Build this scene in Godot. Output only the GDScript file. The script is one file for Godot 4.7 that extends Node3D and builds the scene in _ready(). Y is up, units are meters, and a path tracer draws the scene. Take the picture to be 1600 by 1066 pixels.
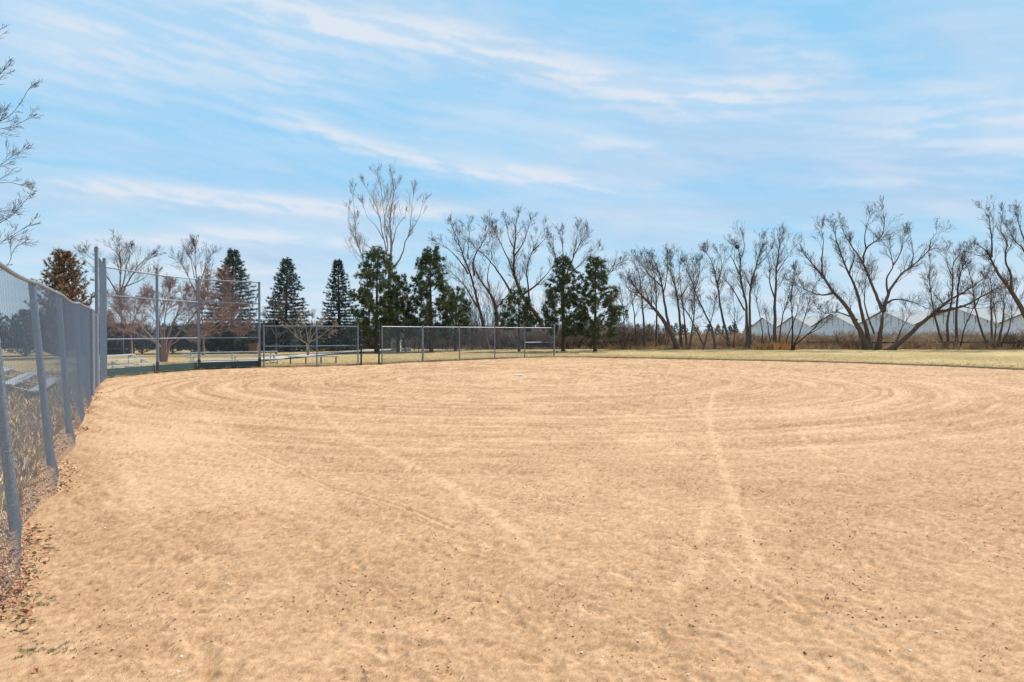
extends Node3D
# A dirt softball infield seen from beside its chain-link side fence; backstop, bleachers, conifers and a line of bare cottonwoods behind.

const FOCAL := 1067.0          # pixels of the 1600 x 1066 photograph
const EYE := 1.54              # camera height, metres
const TILT := -0.0131          # the camera looks 0.75 degrees down

var rng := RandomNumberGenerator.new()
var mat := {}
var taken := {}

# ---------------------------------------------------------------- helpers
func ray(px: float, py: float) -> Vector3:
	return Vector3((px - 800.0) / FOCAL, -(py - 533.0) / FOCAL, -1.0).rotated(Vector3.RIGHT, TILT)

func at(px: float, py: float, depth: float) -> Vector3:      # the point of that pixel's ray at that depth
	var d := ray(px, py)
	return Vector3(0, EYE, 0) + d * (depth / -d.z)

func ground_at(px: float, py: float) -> Vector3:
	var d := ray(px, py)
	return Vector3(0, EYE, 0) + d * (EYE / -d.y)

func numbered(called: String) -> String:
	var k: int = taken.get(called, 0)
	taken[called] = k + 1
	return called if k == 0 else "%s_%03d" % [called, k]

func thing(called: String, label: String, category: String, where := Vector3.ZERO, group := "") -> Node3D:
	var o := Node3D.new()
	o.name = numbered(called)
	add_child(o)
	o.position = where
	o.set_meta("label", label)
	o.set_meta("category", category)
	if group:
		o.set_meta("group", group)
	return o

func part(called: String, mesh: Mesh, m: Material, parent: Node3D) -> MeshInstance3D:
	var o := MeshInstance3D.new()
	o.name = called
	o.mesh = mesh
	o.material_override = m
	parent.add_child(o, true)
	return o

func structure(called: String, mesh: Mesh, m: Material) -> MeshInstance3D:
	var o := part(numbered(called), mesh, m, self)
	o.set_meta("kind", "structure")
	return o

func stuff(o: Node3D) -> Node3D:
	o.set_meta("kind", "stuff")
	return o

func scatter(called: String, mesh: Mesh, m: Material, where: Array, tints: Array, parent: Node3D) -> MultiMeshInstance3D:
	var mm := MultiMesh.new()
	mm.transform_format = MultiMesh.TRANSFORM_3D
	mm.use_colors = true
	mm.mesh = mesh
	mm.instance_count = where.size()
	for i in where.size():
		mm.set_instance_transform(i, where[i])
		mm.set_instance_color(i, tints[i])
	var o := MultiMeshInstance3D.new()
	o.name = called
	o.multimesh = mm
	o.material_override = m
	parent.add_child(o, true)
	return o

func paint(c: Color, rough := 0.85, metal := 0.0) -> StandardMaterial3D:      # c holds linear base colours
	var m := StandardMaterial3D.new()
	m.albedo_color = c.linear_to_srgb()
	m.roughness = rough
	m.metallic = metal
	return m

func noise_of(frequency: float, octaves := 4, s := 1, kind := FastNoiseLite.TYPE_SIMPLEX_SMOOTH) -> FastNoiseLite:
	var n := FastNoiseLite.new()
	n.noise_type = kind
	n.seed = s
	n.frequency = frequency
	n.fractal_octaves = octaves
	return n

func noise_texture(size: int, n: FastNoiseLite, dark: Color, light: Color) -> NoiseTexture2D:
	var t := NoiseTexture2D.new()
	t.width = size
	t.height = size
	t.seamless = true
	t.noise = n
	var g := Gradient.new()
	g.set_color(0, dark)
	g.set_color(1, light)
	t.color_ramp = g
	return t

func textured(m: StandardMaterial3D, s: float, fine: Texture2D, bump: Texture2D, relief: float) -> StandardMaterial3D:
	m.albedo_texture = fine
	m.uv1_triplanar = true
	m.uv1_world_triplanar = true
	m.uv1_scale = Vector3(s, s, s)
	if bump:
		m.heightmap_enabled = true
		m.heightmap_texture = bump
		m.heightmap_scale = relief
	return m

class Shape:
	var v := PackedVector3Array()
	var n := PackedVector3Array()
	var c := PackedColorArray()
	var ix := PackedInt32Array()

	func tube(p: PackedVector3Array, r: PackedFloat32Array, k: int, cap := false) -> void:
		var m := p.size()
		var base := v.size()
		var d := (p[1] - p[0]).normalized()
		var u := d.cross(Vector3.UP if absf(d.y) < 0.9 else Vector3.RIGHT).normalized()
		for i in m:
			if i > 0 and i < m - 1:
				d = (p[i + 1] - p[i - 1]).normalized()
			elif i == m - 1:
				d = (p[i] - p[i - 1]).normalized()
			u = (u - d * u.dot(d)).normalized()
			var w := d.cross(u)
			for j in k:
				var a := TAU * j / k
				var out := u * cos(a) + w * sin(a)
				v.append(p[i] + out * r[i])
				n.append(out)
		for i in m - 1:
			for j in k:
				var a := base + i * k + j
				var b := base + i * k + (j + 1) % k
				ix.append_array(PackedInt32Array([a, b + k, b, a, a + k, b + k]))
		if cap:
			for e in 2:
				var q := v.size()
				var ring := base if e == 0 else base + (m - 1) * k
				var out := (p[0] - p[1]).normalized() if e == 0 else (p[m - 1] - p[m - 2]).normalized()
				for j in k:
					v.append(v[ring + j])
					n.append(out)
				for j in range(1, k - 1):
					ix.append_array(PackedInt32Array([q, q + j, q + j + 1] if e == 0 else [q, q + j + 1, q + j]))

	func rod(a: Vector3, b: Vector3, r: float, k := 8, cap := true) -> void:
		tube(PackedVector3Array([a, b]), PackedFloat32Array([r, r]), k, cap)

	func quad(a: Vector3, b: Vector3, c2: Vector3, d: Vector3, out: Vector3) -> void:
		var q := v.size()
		v.append_array(PackedVector3Array([a, b, c2, d]))
		for i in 4:
			n.append(out)
		if (b - a).cross(c2 - a).dot(out) > 0.0:
			ix.append_array(PackedInt32Array([q, q + 2, q + 1, q, q + 3, q + 2]))
		else:
			ix.append_array(PackedInt32Array([q, q + 1, q + 2, q, q + 2, q + 3]))

	func tri(a: Vector3, b: Vector3, c2: Vector3) -> void:
		var q := v.size()
		var out := (c2 - a).cross(b - a).normalized()
		v.append_array(PackedVector3Array([a, b, c2]))
		for i in 3:
			n.append(out)
		ix.append_array(PackedInt32Array([q, q + 1, q + 2]))

	func block(mid: Vector3, x: Vector3, y: Vector3, z: Vector3) -> void:      # half axes
		for s in [-1.0, 1.0]:
			quad(mid + x * s - y - z, mid + x * s + y - z, mid + x * s + y + z, mid + x * s - y + z, (x * s).normalized())
			quad(mid + y * s - x - z, mid + y * s + x - z, mid + y * s + x + z, mid + y * s - x + z, (y * s).normalized())
			quad(mid + z * s - x - y, mid + z * s + x - y, mid + z * s + x + y, mid + z * s - x + y, (z * s).normalized())

	func mesh() -> ArrayMesh:
		var a := []
		a.resize(Mesh.ARRAY_MAX)
		a[Mesh.ARRAY_VERTEX] = v
		a[Mesh.ARRAY_NORMAL] = n
		if c.size() == v.size():
			a[Mesh.ARRAY_COLOR] = c
		a[Mesh.ARRAY_INDEX] = ix
		var m := ArrayMesh.new()
		m.add_surface_from_arrays(Mesh.PRIMITIVE_TRIANGLES, a)
		return m

# ---------------------------------------------------------------- sky
func band(list: Array) -> Dictionary:
	var az := PackedFloat32Array()
	var el := PackedFloat32Array()
	for p in list:
		var d := ray(p[0], p[1]).normalized()
		az.append(atan2(d.x, -d.z))
		el.append(asin(d.y))
	return {"az": az, "el": el}

func band_value(b: Dictionary, az: float, el: float, thick: float) -> float:
	var xs: PackedFloat32Array = b.az
	var ys: PackedFloat32Array = b.el
	var last := xs.size() - 1
	if az < xs[0] - 0.07 or az > xs[last] + 0.07:
		return 0.0
	var mid := ys[last]
	if az <= xs[0]:
		mid = ys[0]
	else:
		for i in last:
			if az <= xs[i + 1]:
				mid = lerpf(ys[i], ys[i + 1], (az - xs[i]) / (xs[i + 1] - xs[i]))
				break
	var t := (el - mid) / thick
	var ends := smoothstep(xs[0] - 0.07, xs[0] + 0.12, az) * (1.0 - smoothstep(xs[last] - 0.12, xs[last] + 0.07, az))
	return exp(-t * t) * ends

func make_sky() -> PanoramaSkyMaterial:
	var w := 2560
	var h := 1280
	var white := [
		[[[330, -20], [560, 35], [700, 55], [820, 85], [920, 115], [1010, 140], [1120, 148], [1300, 120]], 30, 0.85],
		[[[380, 168], [480, 195], [560, 222], [640, 242], [760, 262], [880, 278], [990, 294]], 14, 0.75],
		[[[30, 285], [150, 285], [260, 300], [400, 312], [540, 326], [640, 328], [740, 331]], 12, 0.95],
		[[[120, 375], [280, 366], [420, 368], [540, 380], [640, 390]], 15, 0.7],
		[[[-40, 50], [150, 60], [330, 70], [560, 130]], 60, 0.4],
		[[[1300, 215], [1450, 195], [1600, 205], [1750, 220]], 55, 0.6],
		[[[1080, 40], [1200, 60], [1290, 95], [1340, 120]], 24, 0.4],
		[[[890, 212], [980, 226], [1070, 232]], 12, 0.4],
		[[[1290, 286], [1400, 283], [1500, 272]], 8, 0.4],
		[[[1180, 352], [1290, 352], [1340, 350]], 8, 0.45],
		[[[-40, 450], [300, 450], [700, 460], [1100, 465], [1700, 455]], 50, 0.45],
	]
	var lilac := [
		[[[250, 425], [360, 410], [440, 408], [520, 430]], 14, 0.6],
		[[[60, 320], [160, 318], [215, 305]], 8, 0.5],
		[[[830, 335], [930, 340], [1060, 335], [1250, 325], [1650, 305]], 18, 0.5],
		[[[850, 255], [1000, 262], [1200, 250], [1400, 265], [1650, 250]], 34, 0.5],
		[[[900, 372], [1000, 368], [1080, 374]], 11, 0.4],
		[[[1350, 40], [1500, 60], [1650, 90]], 45, 0.4],
	]
	for l in [white, lilac]:
		for b in l:
			b.append(band(b[0]))
	var streak := noise_of(1.0, 5, 11)
	var soft := noise_of(1.0, 3, 12)
	var wisp := noise_of(1.0, 5, 13)
	var data := PackedFloat32Array()
	data.resize(w * h * 3)
	var zenith := Vector3(0.30, 0.55, 0.86)
	var middle := Vector3(0.29, 0.63, 0.93)
	var low := Vector3(0.53, 0.77, 0.91)
	var cloud := Vector3(0.74, 0.81, 0.90)
	var shade := Vector3(0.47, 0.62, 0.83)
	for j in h:
		var el := PI * (0.5 - (j + 0.5) / h)
		for i in w:
			var c := low
			if el > 0.0:
				var az := wrapf(TAU * (i + 0.5) / w, -PI, PI)
				var up := sin(el)
				var level := cos(el)
				var x := sin(az) * level
				var z := cos(az) * level
				c = low.lerp(middle, smoothstep(0.0, 0.22, up)).lerp(zenith, smoothstep(0.3, 1.0, up))
				var k := 1.0 / (up + 0.13)
				var along := (x * 0.87 + z * 0.5) * k
				var across := (z * 0.87 - x * 0.5) * k
				var bend := soft.get_noise_2d(along * 0.5 + 7.0, across * 0.5)
				var s := streak.get_noise_2d(along * 0.24 + bend * 0.3, across * 1.3 + bend * 0.35)
				var veil := soft.get_noise_2d(along * 0.35 - 20.0, across * 0.6 + 30.0)
				var fibre := wisp.get_noise_2d(along * 1.1 + bend, across * 5.0 + bend * 2.0)
				var white_part := 0.16 + 0.42 * smoothstep(-0.3, 0.6, veil) + 0.45 * smoothstep(0.02, 0.5, s) + 0.12 * fibre
				var lilac_part := 0.35 * smoothstep(0.0, 0.5, -s + 0.5 * veil)
				var seen := smoothstep(1.05, 0.75, absf(az)) * smoothstep(0.85, 0.6, el)      # the cloud bands of the photograph fade into the same sky around them
				if seen > 0.0:
					white_part *= lerpf(1.0, 0.55, seen)
					var comb := wisp.get_noise_2d(az * 5.0 + 9.0, (el + 0.13 * az) * 42.0)
					var hair := wisp.get_noise_2d(az * 12.0 - 4.0, (el + 0.16 * az + 0.01 * comb) * 90.0)
					comb = 2.0 * smoothstep(-0.3, 0.35, comb + 0.6 * hair) - 1.0
					var e2 := el + 0.004 * bend + 0.003 * comb
					var rough := (0.95 + 0.32 * comb + 0.2 * s) * seen
					white_part += 0.06 * comb * seen
					for b in white:
						white_part += b[2] * 0.74 * rough * band_value(b[3], az, e2, b[1] / FOCAL)
					for b in lilac:
						lilac_part += b[2] * band_value(b[3], az, e2, b[1] / FOCAL) * (0.9 + 0.3 * s) * seen
				c = c.lerp(shade, clampf(lilac_part, 0.0, 0.75)).lerp(cloud, clampf(white_part, 0.0, 0.95))
			var o := (j * w + i) * 3
			data[o] = c.x
			data[o + 1] = c.y
			data[o + 2] = c.z
	var m := PanoramaSkyMaterial.new()
	m.panorama = ImageTexture.create_from_image(Image.create_from_data(w, h, false, Image.FORMAT_RGBF, data.to_byte_array()))
	return m

# ---------------------------------------------------------------- the infield
const CELL := 0.025
const GX0 := -17.0
const GZ0 := 1.6
const GW := 1720
const GH := 1400
var dent := PackedFloat32Array()
var dusty := PackedFloat32Array()

# presses a dent with a raised rim into the dirt (metres)
func stamp(x: float, depth: float, rx: float, rz: float, turn: float, deep: float, rim: float) -> void:
	var reach := maxf(rx, rz) * 1.5
	var ca := cos(turn)
	var sa := sin(turn)
	for j in range(maxi(0, int((depth - reach - GZ0) / CELL)), mini(GH - 1, int((depth + reach - GZ0) / CELL)) + 1):
		for i in range(maxi(0, int((x - reach - GX0) / CELL)), mini(GW - 1, int((x + reach - GX0) / CELL)) + 1):
			var dx := GX0 + i * CELL - x
			var dz := GZ0 + j * CELL - depth
			var a := (dx * ca + dz * sa) / rx
			var b := (-dx * sa + dz * ca) / rz
			var q := sqrt(a * a + b * b)
			if q < 1.5:
				var hgt := -deep * (1.0 - q * q) if q < 1.0 else rim * (1.0 - absf(q - 1.2) / 0.3) if absf(q - 1.2) < 0.3 else 0.0
				if absf(hgt) > absf(dent[j * GW + i]):
					dent[j * GW + i] = hgt

# strews pale dry dust over the dirt: a matter of its own that lies on flat ground too
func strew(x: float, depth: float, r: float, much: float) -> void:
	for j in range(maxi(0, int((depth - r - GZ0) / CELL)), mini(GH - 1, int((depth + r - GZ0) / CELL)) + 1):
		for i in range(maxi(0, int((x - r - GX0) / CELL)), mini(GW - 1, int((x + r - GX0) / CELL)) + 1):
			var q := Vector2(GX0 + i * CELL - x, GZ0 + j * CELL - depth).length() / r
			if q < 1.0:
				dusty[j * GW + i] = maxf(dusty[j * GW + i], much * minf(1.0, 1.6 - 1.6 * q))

func along_pixels(points: Array, step: float) -> Array:      # ground points, and how far along each is (0 to 1)
	var out := []
	for k in points.size() - 1:
		var a := ground_at(points[k][0], points[k][1])
		var b := ground_at(points[k + 1][0], points[k + 1][1])
		var steps := maxi(2, int(a.distance_to(b) / step))
		for s in steps:
			out.append([a.lerp(b, float(s) / steps), (k + float(s) / steps) / (points.size() - 1)])
	return out

func rut(points: Array, width: float, deep: float, rim: float) -> void:
	for q in along_pixels(points, width * 0.25):
		var taper := clampf(minf(q[1], 1.0 - q[1]) * 5.0, 0.05, 1.0)
		stamp(q[0].x, -q[0].z, width, width, 0.0, deep * taper * rng.randf_range(0.85, 1.15), rim)

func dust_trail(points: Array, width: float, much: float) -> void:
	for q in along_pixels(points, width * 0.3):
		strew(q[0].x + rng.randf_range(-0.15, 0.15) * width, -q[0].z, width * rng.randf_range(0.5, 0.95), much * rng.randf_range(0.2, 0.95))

func curve(points: Array, n := 4) -> Array:      # Catmull-Rom through pixel points
	var out := []
	for i in points.size() - 1:
		var p0: Array = points[maxi(i - 1, 0)]
		var p1: Array = points[i]
		var p2: Array = points[i + 1]
		var p3: Array = points[mini(i + 2, points.size() - 1)]
		for k in n:
			var t := float(k) / n
			out.append([cubic_interpolate(p1[0], p2[0], p0[0], p3[0], t), cubic_interpolate(p1[1], p2[1], p0[1], p3[1], t)])
	out.append(points[-1])
	return out

func make_infield() -> void:
	dent.resize(GW * GH)
	dusty.resize(GW * GH)
	rng.seed = 5
	# ruts, pale dust trails and ridges that the photograph shows
	rut(curve([[300, 640], [350, 682], [420, 717], [500, 755], [570, 775], [640, 797], [700, 822], [757, 846]]), 0.035, 0.011, 0.008)
	rut(curve([[1120, 860], [1180, 905], [1250, 950], [1330, 985], [1420, 1030]]), 0.05, 0.008, 0.006)
	rut(curve([[1420, 790], [1500, 840], [1560, 880], [1640, 920]]), 0.06, 0.009, 0.005)
	rut(curve([[1400, 690], [1460, 672], [1500, 648], [1508, 622]]), 0.12, 0.012, 0.008)
	for p in [[[300, 800], [360, 796], [430, 788], [490, 783]], [[90, 870], [170, 852], [260, 838], [330, 822]], [[700, 985], [760, 950], [830, 925], [960, 915], [1060, 930]], [[620, 1010], [700, 970], [790, 915], [860, 900]]]:
		rut(curve(p), 0.05, -0.01, 0.0)
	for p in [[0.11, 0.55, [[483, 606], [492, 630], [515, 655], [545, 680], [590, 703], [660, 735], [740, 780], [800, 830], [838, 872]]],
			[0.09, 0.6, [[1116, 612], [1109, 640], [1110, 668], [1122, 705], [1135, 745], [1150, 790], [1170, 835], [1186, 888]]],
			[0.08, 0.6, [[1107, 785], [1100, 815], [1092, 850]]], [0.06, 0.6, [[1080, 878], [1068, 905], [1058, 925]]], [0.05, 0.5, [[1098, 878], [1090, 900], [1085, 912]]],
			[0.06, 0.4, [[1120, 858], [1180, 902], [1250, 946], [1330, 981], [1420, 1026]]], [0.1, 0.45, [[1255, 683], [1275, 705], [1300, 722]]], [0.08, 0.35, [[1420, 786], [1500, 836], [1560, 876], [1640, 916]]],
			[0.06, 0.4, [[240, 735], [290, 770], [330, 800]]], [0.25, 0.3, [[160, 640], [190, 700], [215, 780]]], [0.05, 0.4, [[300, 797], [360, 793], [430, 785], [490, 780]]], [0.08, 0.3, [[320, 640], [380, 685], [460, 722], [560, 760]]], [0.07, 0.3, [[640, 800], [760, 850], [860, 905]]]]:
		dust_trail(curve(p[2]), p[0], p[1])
	# rings that the drag mat left round the mound
	var hub := ground_at(811, 592)
	for k in 22:
		var r := 2.2 + 0.62 * k + rng.randf_range(-0.2, 0.2)
		var from := rng.randf() * TAU
		var n := int(r * rng.randf_range(2.0, 5.5) / 0.05)
		var groove := rng.randf() < 0.5
		for e in n:
			var ang := from + e * 0.05 / r
			var rr := r + 0.06 * sin(ang * 3.0 + k)
			if groove:
				stamp(hub.x + sin(ang) * rr, -hub.z + cos(ang) * rr, 0.1, 0.1, 0.0, 0.014, 0.01)
			elif e % 2 == 0:
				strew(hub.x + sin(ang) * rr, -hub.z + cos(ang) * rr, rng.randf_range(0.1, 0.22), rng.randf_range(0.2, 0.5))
	# smooth raked patch beside the rut
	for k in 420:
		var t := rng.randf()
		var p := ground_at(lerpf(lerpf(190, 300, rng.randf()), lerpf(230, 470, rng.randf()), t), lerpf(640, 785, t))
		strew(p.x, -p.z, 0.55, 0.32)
	# footprints and scuffs, thick in the foreground
	for k in 760:
		var depth := 2.2 + 9.0 * pow(rng.randf(), 1.6)
		var x := rng.randf_range(-0.62, 0.95) * depth
		if x < -0.55 * depth and depth < 6.0 and rng.randf() < 0.6:
			continue
		var big := rng.randf_range(0.7, 1.25)
		stamp(x, depth, 0.05 * big, 0.13 * big, rng.randf() * PI, rng.randf_range(0.004, 0.015), rng.randf_range(0.003, 0.007))
	var mound := ground_at(811, 592)
	var lump := noise_of(0.55, 4, 21)
	var crumb := noise_of(4.5, 3, 22)
	var rings := noise_of(1.0, 4, 23)
	var flow := noise_of(1.0, 4, 24)
	var patch := noise_of(0.22, 4, 25)
	var grit := noise_of(17.0, 3, 26)
	var scuffs := noise_of(1.5, 4, 27)
	var specks := noise_of(6.0, 3, 28)
	var angles := PackedFloat32Array()
	var a := -PI
	while a < PI:
		angles.append(a)
		a += 0.002 if absf(a) < 0.665 else 0.05
	angles.append(PI)
	var dist := PackedFloat32Array()
	var py := 1230.0
	while py > 549.0:
		dist.append(EYE * FOCAL / (py - 519.0))
		py -= 1.9 if py > 620.0 else 1.2
	for r in [2.2, 2.0, 1.8, 1.5, 1.2, 0.8, 0.4, 0.02]:
		dist.insert(0, r)
	var cols := angles.size()
	var rows := dist.size()
	var s := Shape.new()
	s.v.resize(cols * rows)
	s.n.resize(cols * rows)
	s.c.resize(cols * rows)
	for j in rows:
		for i in cols:
			var r := dist[j]
			var x := sin(angles[i]) * r
			var d := cos(angles[i]) * r
			var mx := x - mound.x
			var md := d + mound.z
			var mr := sqrt(mx * mx + md * md)
			var turn := atan2(mx, md)
			var lumps := lump.get_noise_2d(x, d)
			var crumbs := crumb.get_noise_2d(x, d)
			var drag := rings.get_noise_2d(mr * 1.7 + 0.12 * lumps, turn * 0.7)
			var comb := rings.get_noise_2d(mr * 4.5 + 0.12 * lumps + 50.0, turn * 1.1)
			var thin := smoothstep(0.1, 0.0, absf(comb)) - 0.3
			var skew := flow.get_noise_2d((x * 0.72 + d * 0.69) * 4.2 + 0.2 * lumps, (x * 0.69 - d * 0.72) * 0.35)
			var scuff := 0.45 - 2.2 * absf(scuffs.get_noise_2d(x, d))
			scuff = maxf(scuff, -0.6)
			var in_ring := smoothstep(17.5, 12.0, mr) * (0.75 + 0.6 * lumps)
			var near := smoothstep(11.0, 5.0, r)
			var p := patch.get_noise_2d(x, d)
			var hgt := 0.007 * lumps * (0.4 + 0.7 * near) + 0.0022 * crumbs * (0.35 + 1.0 * near)
			hgt += 0.01 * (drag + 0.7 * comb - 0.4 * thin) * in_ring + (0.008 - 0.005 * near) * skew * (1.0 - in_ring) + 0.003 * near * scuff
			hgt += 0.1 * exp(-mr * mr / 4.5)
			var grits := grit.get_noise_2d(x, d)
			var grain := rng.randf_range(-1.0, 1.0)
			var damp := smoothstep(0.3, 0.5, specks.get_noise_2d(x, d))
			hgt += 0.0022 * grits * smoothstep(16.0, 4.0, r) + 0.0009 * grain * near
			var mottle := patch.get_noise_2d(x * 5.0 + 90.0, d * 5.0)
			var t := 0.68 + 0.2 * p + 0.16 * mottle + 0.1 * lumps + 0.14 * crumbs * (0.3 + near) + 0.42 * grits + (0.12 + 0.1 * near) * grain - 0.2 * damp + in_ring * (0.42 * drag + 0.6 * comb - 0.3 * thin) + (1.0 - in_ring) * (0.36 - 0.2 * near) * skew + 0.06 * near * scuff
			t += 0.3 * exp(-mr * mr / 5.0)
			var gi := int((x - GX0) / CELL)
			var gj := int((d - GZ0) / CELL)
			if gi > 0 and gj > 0 and gi < GW - 1 and gj < GH - 1:
				var fx := (x - GX0) / CELL - gi
				var fz := (d - GZ0) / CELL - gj
				var o := gj * GW + gi
				hgt += lerpf(lerpf(dent[o], dent[o + 1], fx), lerpf(dent[o + GW], dent[o + GW + 1], fx), fz)
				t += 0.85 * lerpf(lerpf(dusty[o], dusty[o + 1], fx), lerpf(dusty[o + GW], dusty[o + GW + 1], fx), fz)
			t = clampf(t, 0.0, 1.15)
			s.v[j * cols + i] = Vector3(x, clampf(hgt, -0.045, 0.12), -d)
			s.c[j * cols + i] = Color(lerpf(0.335, 0.685, t), lerpf(0.192, 0.472, t), lerpf(0.097, 0.3, t))
	for j in rows:
		for i in cols:
			var l := s.v[j * cols + maxi(i - 1, 0)]
			var rr := s.v[j * cols + mini(i + 1, cols - 1)]
			var b := s.v[maxi(j - 1, 0) * cols + i]
			var f := s.v[mini(j + 1, rows - 1) * cols + i]
			var out := (rr - l).cross(f - b)
			s.n[j * cols + i] = out.normalized() if out.y > 1e-12 else Vector3.UP
	for j in rows - 1:
		for i in cols - 1:
			var q := j * cols + i
			s.ix.append_array(PackedInt32Array([q, q + cols + 1, q + 1, q, q + cols, q + cols + 1]))
	var m := paint(Color.WHITE, 0.95)
	m.vertex_color_use_as_albedo = true
	m.metallic_specular = 0.2
	textured(m, 0.77, noise_texture(1024, noise_of(0.14, 4, 31), Color(0.74, 0.71, 0.67), Color(1, 1, 1)), noise_texture(1024, noise_of(0.2, 3, 32), Color.BLACK, Color.WHITE), 0.3)
	m.detail_enabled = true
	m.detail_blend_mode = BaseMaterial3D.BLEND_MODE_MUL
	m.detail_uv_layer = BaseMaterial3D.DETAIL_UV_2
	m.uv2_triplanar = true
	m.uv2_world_triplanar = true
	m.uv2_scale = Vector3(0.31, 0.31, 0.31)
	m.detail_albedo = noise_texture(1024, noise_of(0.03, 5, 33), Color(0.87, 0.85, 0.82), Color(1, 1, 1))
	structure("infield", s.mesh(), m)
	# pitching rubber
	var plate := thing("pitching_plate", "small white pitching plate on the raked mound of the infield", "plate", mound + Vector3(0, 0.1, 0))
	var ps := Shape.new()
	ps.block(Vector3(0, 0.02, 0), Vector3(0.12, 0, 0), Vector3(0, 0.022, 0), Vector3(0, 0, 0.07))
	part("slab", ps.mesh(), paint(Color(0.82, 0.8, 0.76), 0.7), plate)
	# clods and pebbles
	var cs := Shape.new()
	var ico := SphereMesh.new()
	ico.radial_segments = 6
	ico.rings = 3
	ico.radius = 0.5
	ico.height = 0.8
	var arr := ico.get_mesh_arrays()
	cs.v = arr[Mesh.ARRAY_VERTEX]
	cs.n = arr[Mesh.ARRAY_NORMAL]
	cs.ix = arr[Mesh.ARRAY_INDEX]
	for i in cs.v.size():
		cs.v[i] *= 1.0 + 0.3 * crumb.get_noise_3dv(cs.v[i] * 2.0)
	var where := []
	var tints := []
	for k in 42000:
		var depth := 1.8 + 15.0 * pow(rng.randf(), 1.7)
		var x := rng.randf_range(-0.66, 0.95) * depth
		if patch.get_noise_2d(x * 3.0, depth * 3.0) + 0.5 * lump.get_noise_2d(x * 2.0, depth * 2.0) < rng.randf_range(-0.25, 0.25):
			continue
		var size := 0.0035 + 0.012 * pow(rng.randf(), 7.0) + 0.0004 * depth
		var b := Basis.from_euler(Vector3(rng.randf() * 6.0, rng.randf() * 6.0, 0)).scaled(Vector3(size, size * 0.7, size))
		where.append(Transform3D(b, Vector3(x, 0.002 + infield_height(x, depth), -depth)))
		var g := rng.randf()
		tints.append(Color(0.74, 0.68, 0.6) if g > 0.95 else Color(0.15, 0.085, 0.04).lerp(Color(0.5, 0.33, 0.18), rng.randf()))
	for q in [[557, 913], [1105, 868], [957, 912], [1268, 1022], [1110, 980], [1512, 645], [1060, 695], [1115, 712], [330, 800], [690, 1040], [560, 1050], [1040, 690], [940, 645], [1305, 850], [1330, 910], [1160, 840], [1215, 705], [1175, 765], [1350, 790], [930, 650], [830, 760]]:      # turned-up damp lumps
		var g := ground_at(q[0], q[1])
		for k in 16:
			var size := rng.randf_range(0.005, 0.018)
			var b := Basis.from_euler(Vector3(rng.randf() * 6.0, rng.randf() * 6.0, 0)).scaled(Vector3(size, size * 0.6, size))
			where.append(Transform3D(b, g + Vector3(rng.randfn() * 0.08, 0.003, rng.randfn() * 0.07)))
			tints.append(Color(0.17, 0.095, 0.045).lerp(Color(0.4, 0.25, 0.13), rng.randf()))
	var cm := paint(Color.WHITE, 0.95)
	cm.vertex_color_use_as_albedo = true
	var clods := scatter(numbered("soil_clods"), cs.mesh(), cm, where, tints, self)
	stuff(clods)
	clods.set_meta("label", "small dark clods and pebbles strewn over the tan infield dirt")
	clods.set_meta("category", "clods")

func infield_height(x: float, d: float) -> float:
	var gi := int((x - GX0) / CELL)
	var gj := int((d - GZ0) / CELL)
	return dent[gj * GW + gi] if gi > 0 and gj > 0 and gi < GW and gj < GH else 0.0

# ---------------------------------------------------------------- lawn
func lawn_edge() -> Array:
	var out := []
	for d in [-14.0, -8.0, -3.0, 0.0, 4.0, 8.0, 12.0, 16.0, 19.5]:
		out.append(Vector2(-0.95 - 0.566 * d, d))
	out.append_array([Vector2(-13.52, 22.5), Vector2(-13.4, 25.6), Vector2(-12.85, 27.8), Vector2(-11.0, 29.6), Vector2(-8.75, 30.5), Vector2(-7.0, 31.7), Vector2(-6.25, 32.5), Vector2(-4.58, 35.0), Vector2(-2.83, 36.9), Vector2(-0.98, 38.9), Vector2(0.8, 40.8), Vector2(2.6, 41.6), Vector2(4.3, 41.4)])
	for p in [[950, 559.5], [1010, 560.5], [1100, 562.3], [1180, 564], [1260, 565.7], [1340, 568], [1430, 571.2], [1520, 574.8], [1600, 578.5], [1700, 584]]:
		var g := ground_at(p[0], p[1])
		out.append(Vector2(g.x, -g.z))
	out.append_array([Vector2(24.5, 18), Vector2(24.5, 9), Vector2(21, 0), Vector2(15, -8), Vector2(7.5, -14)])
	return out

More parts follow.
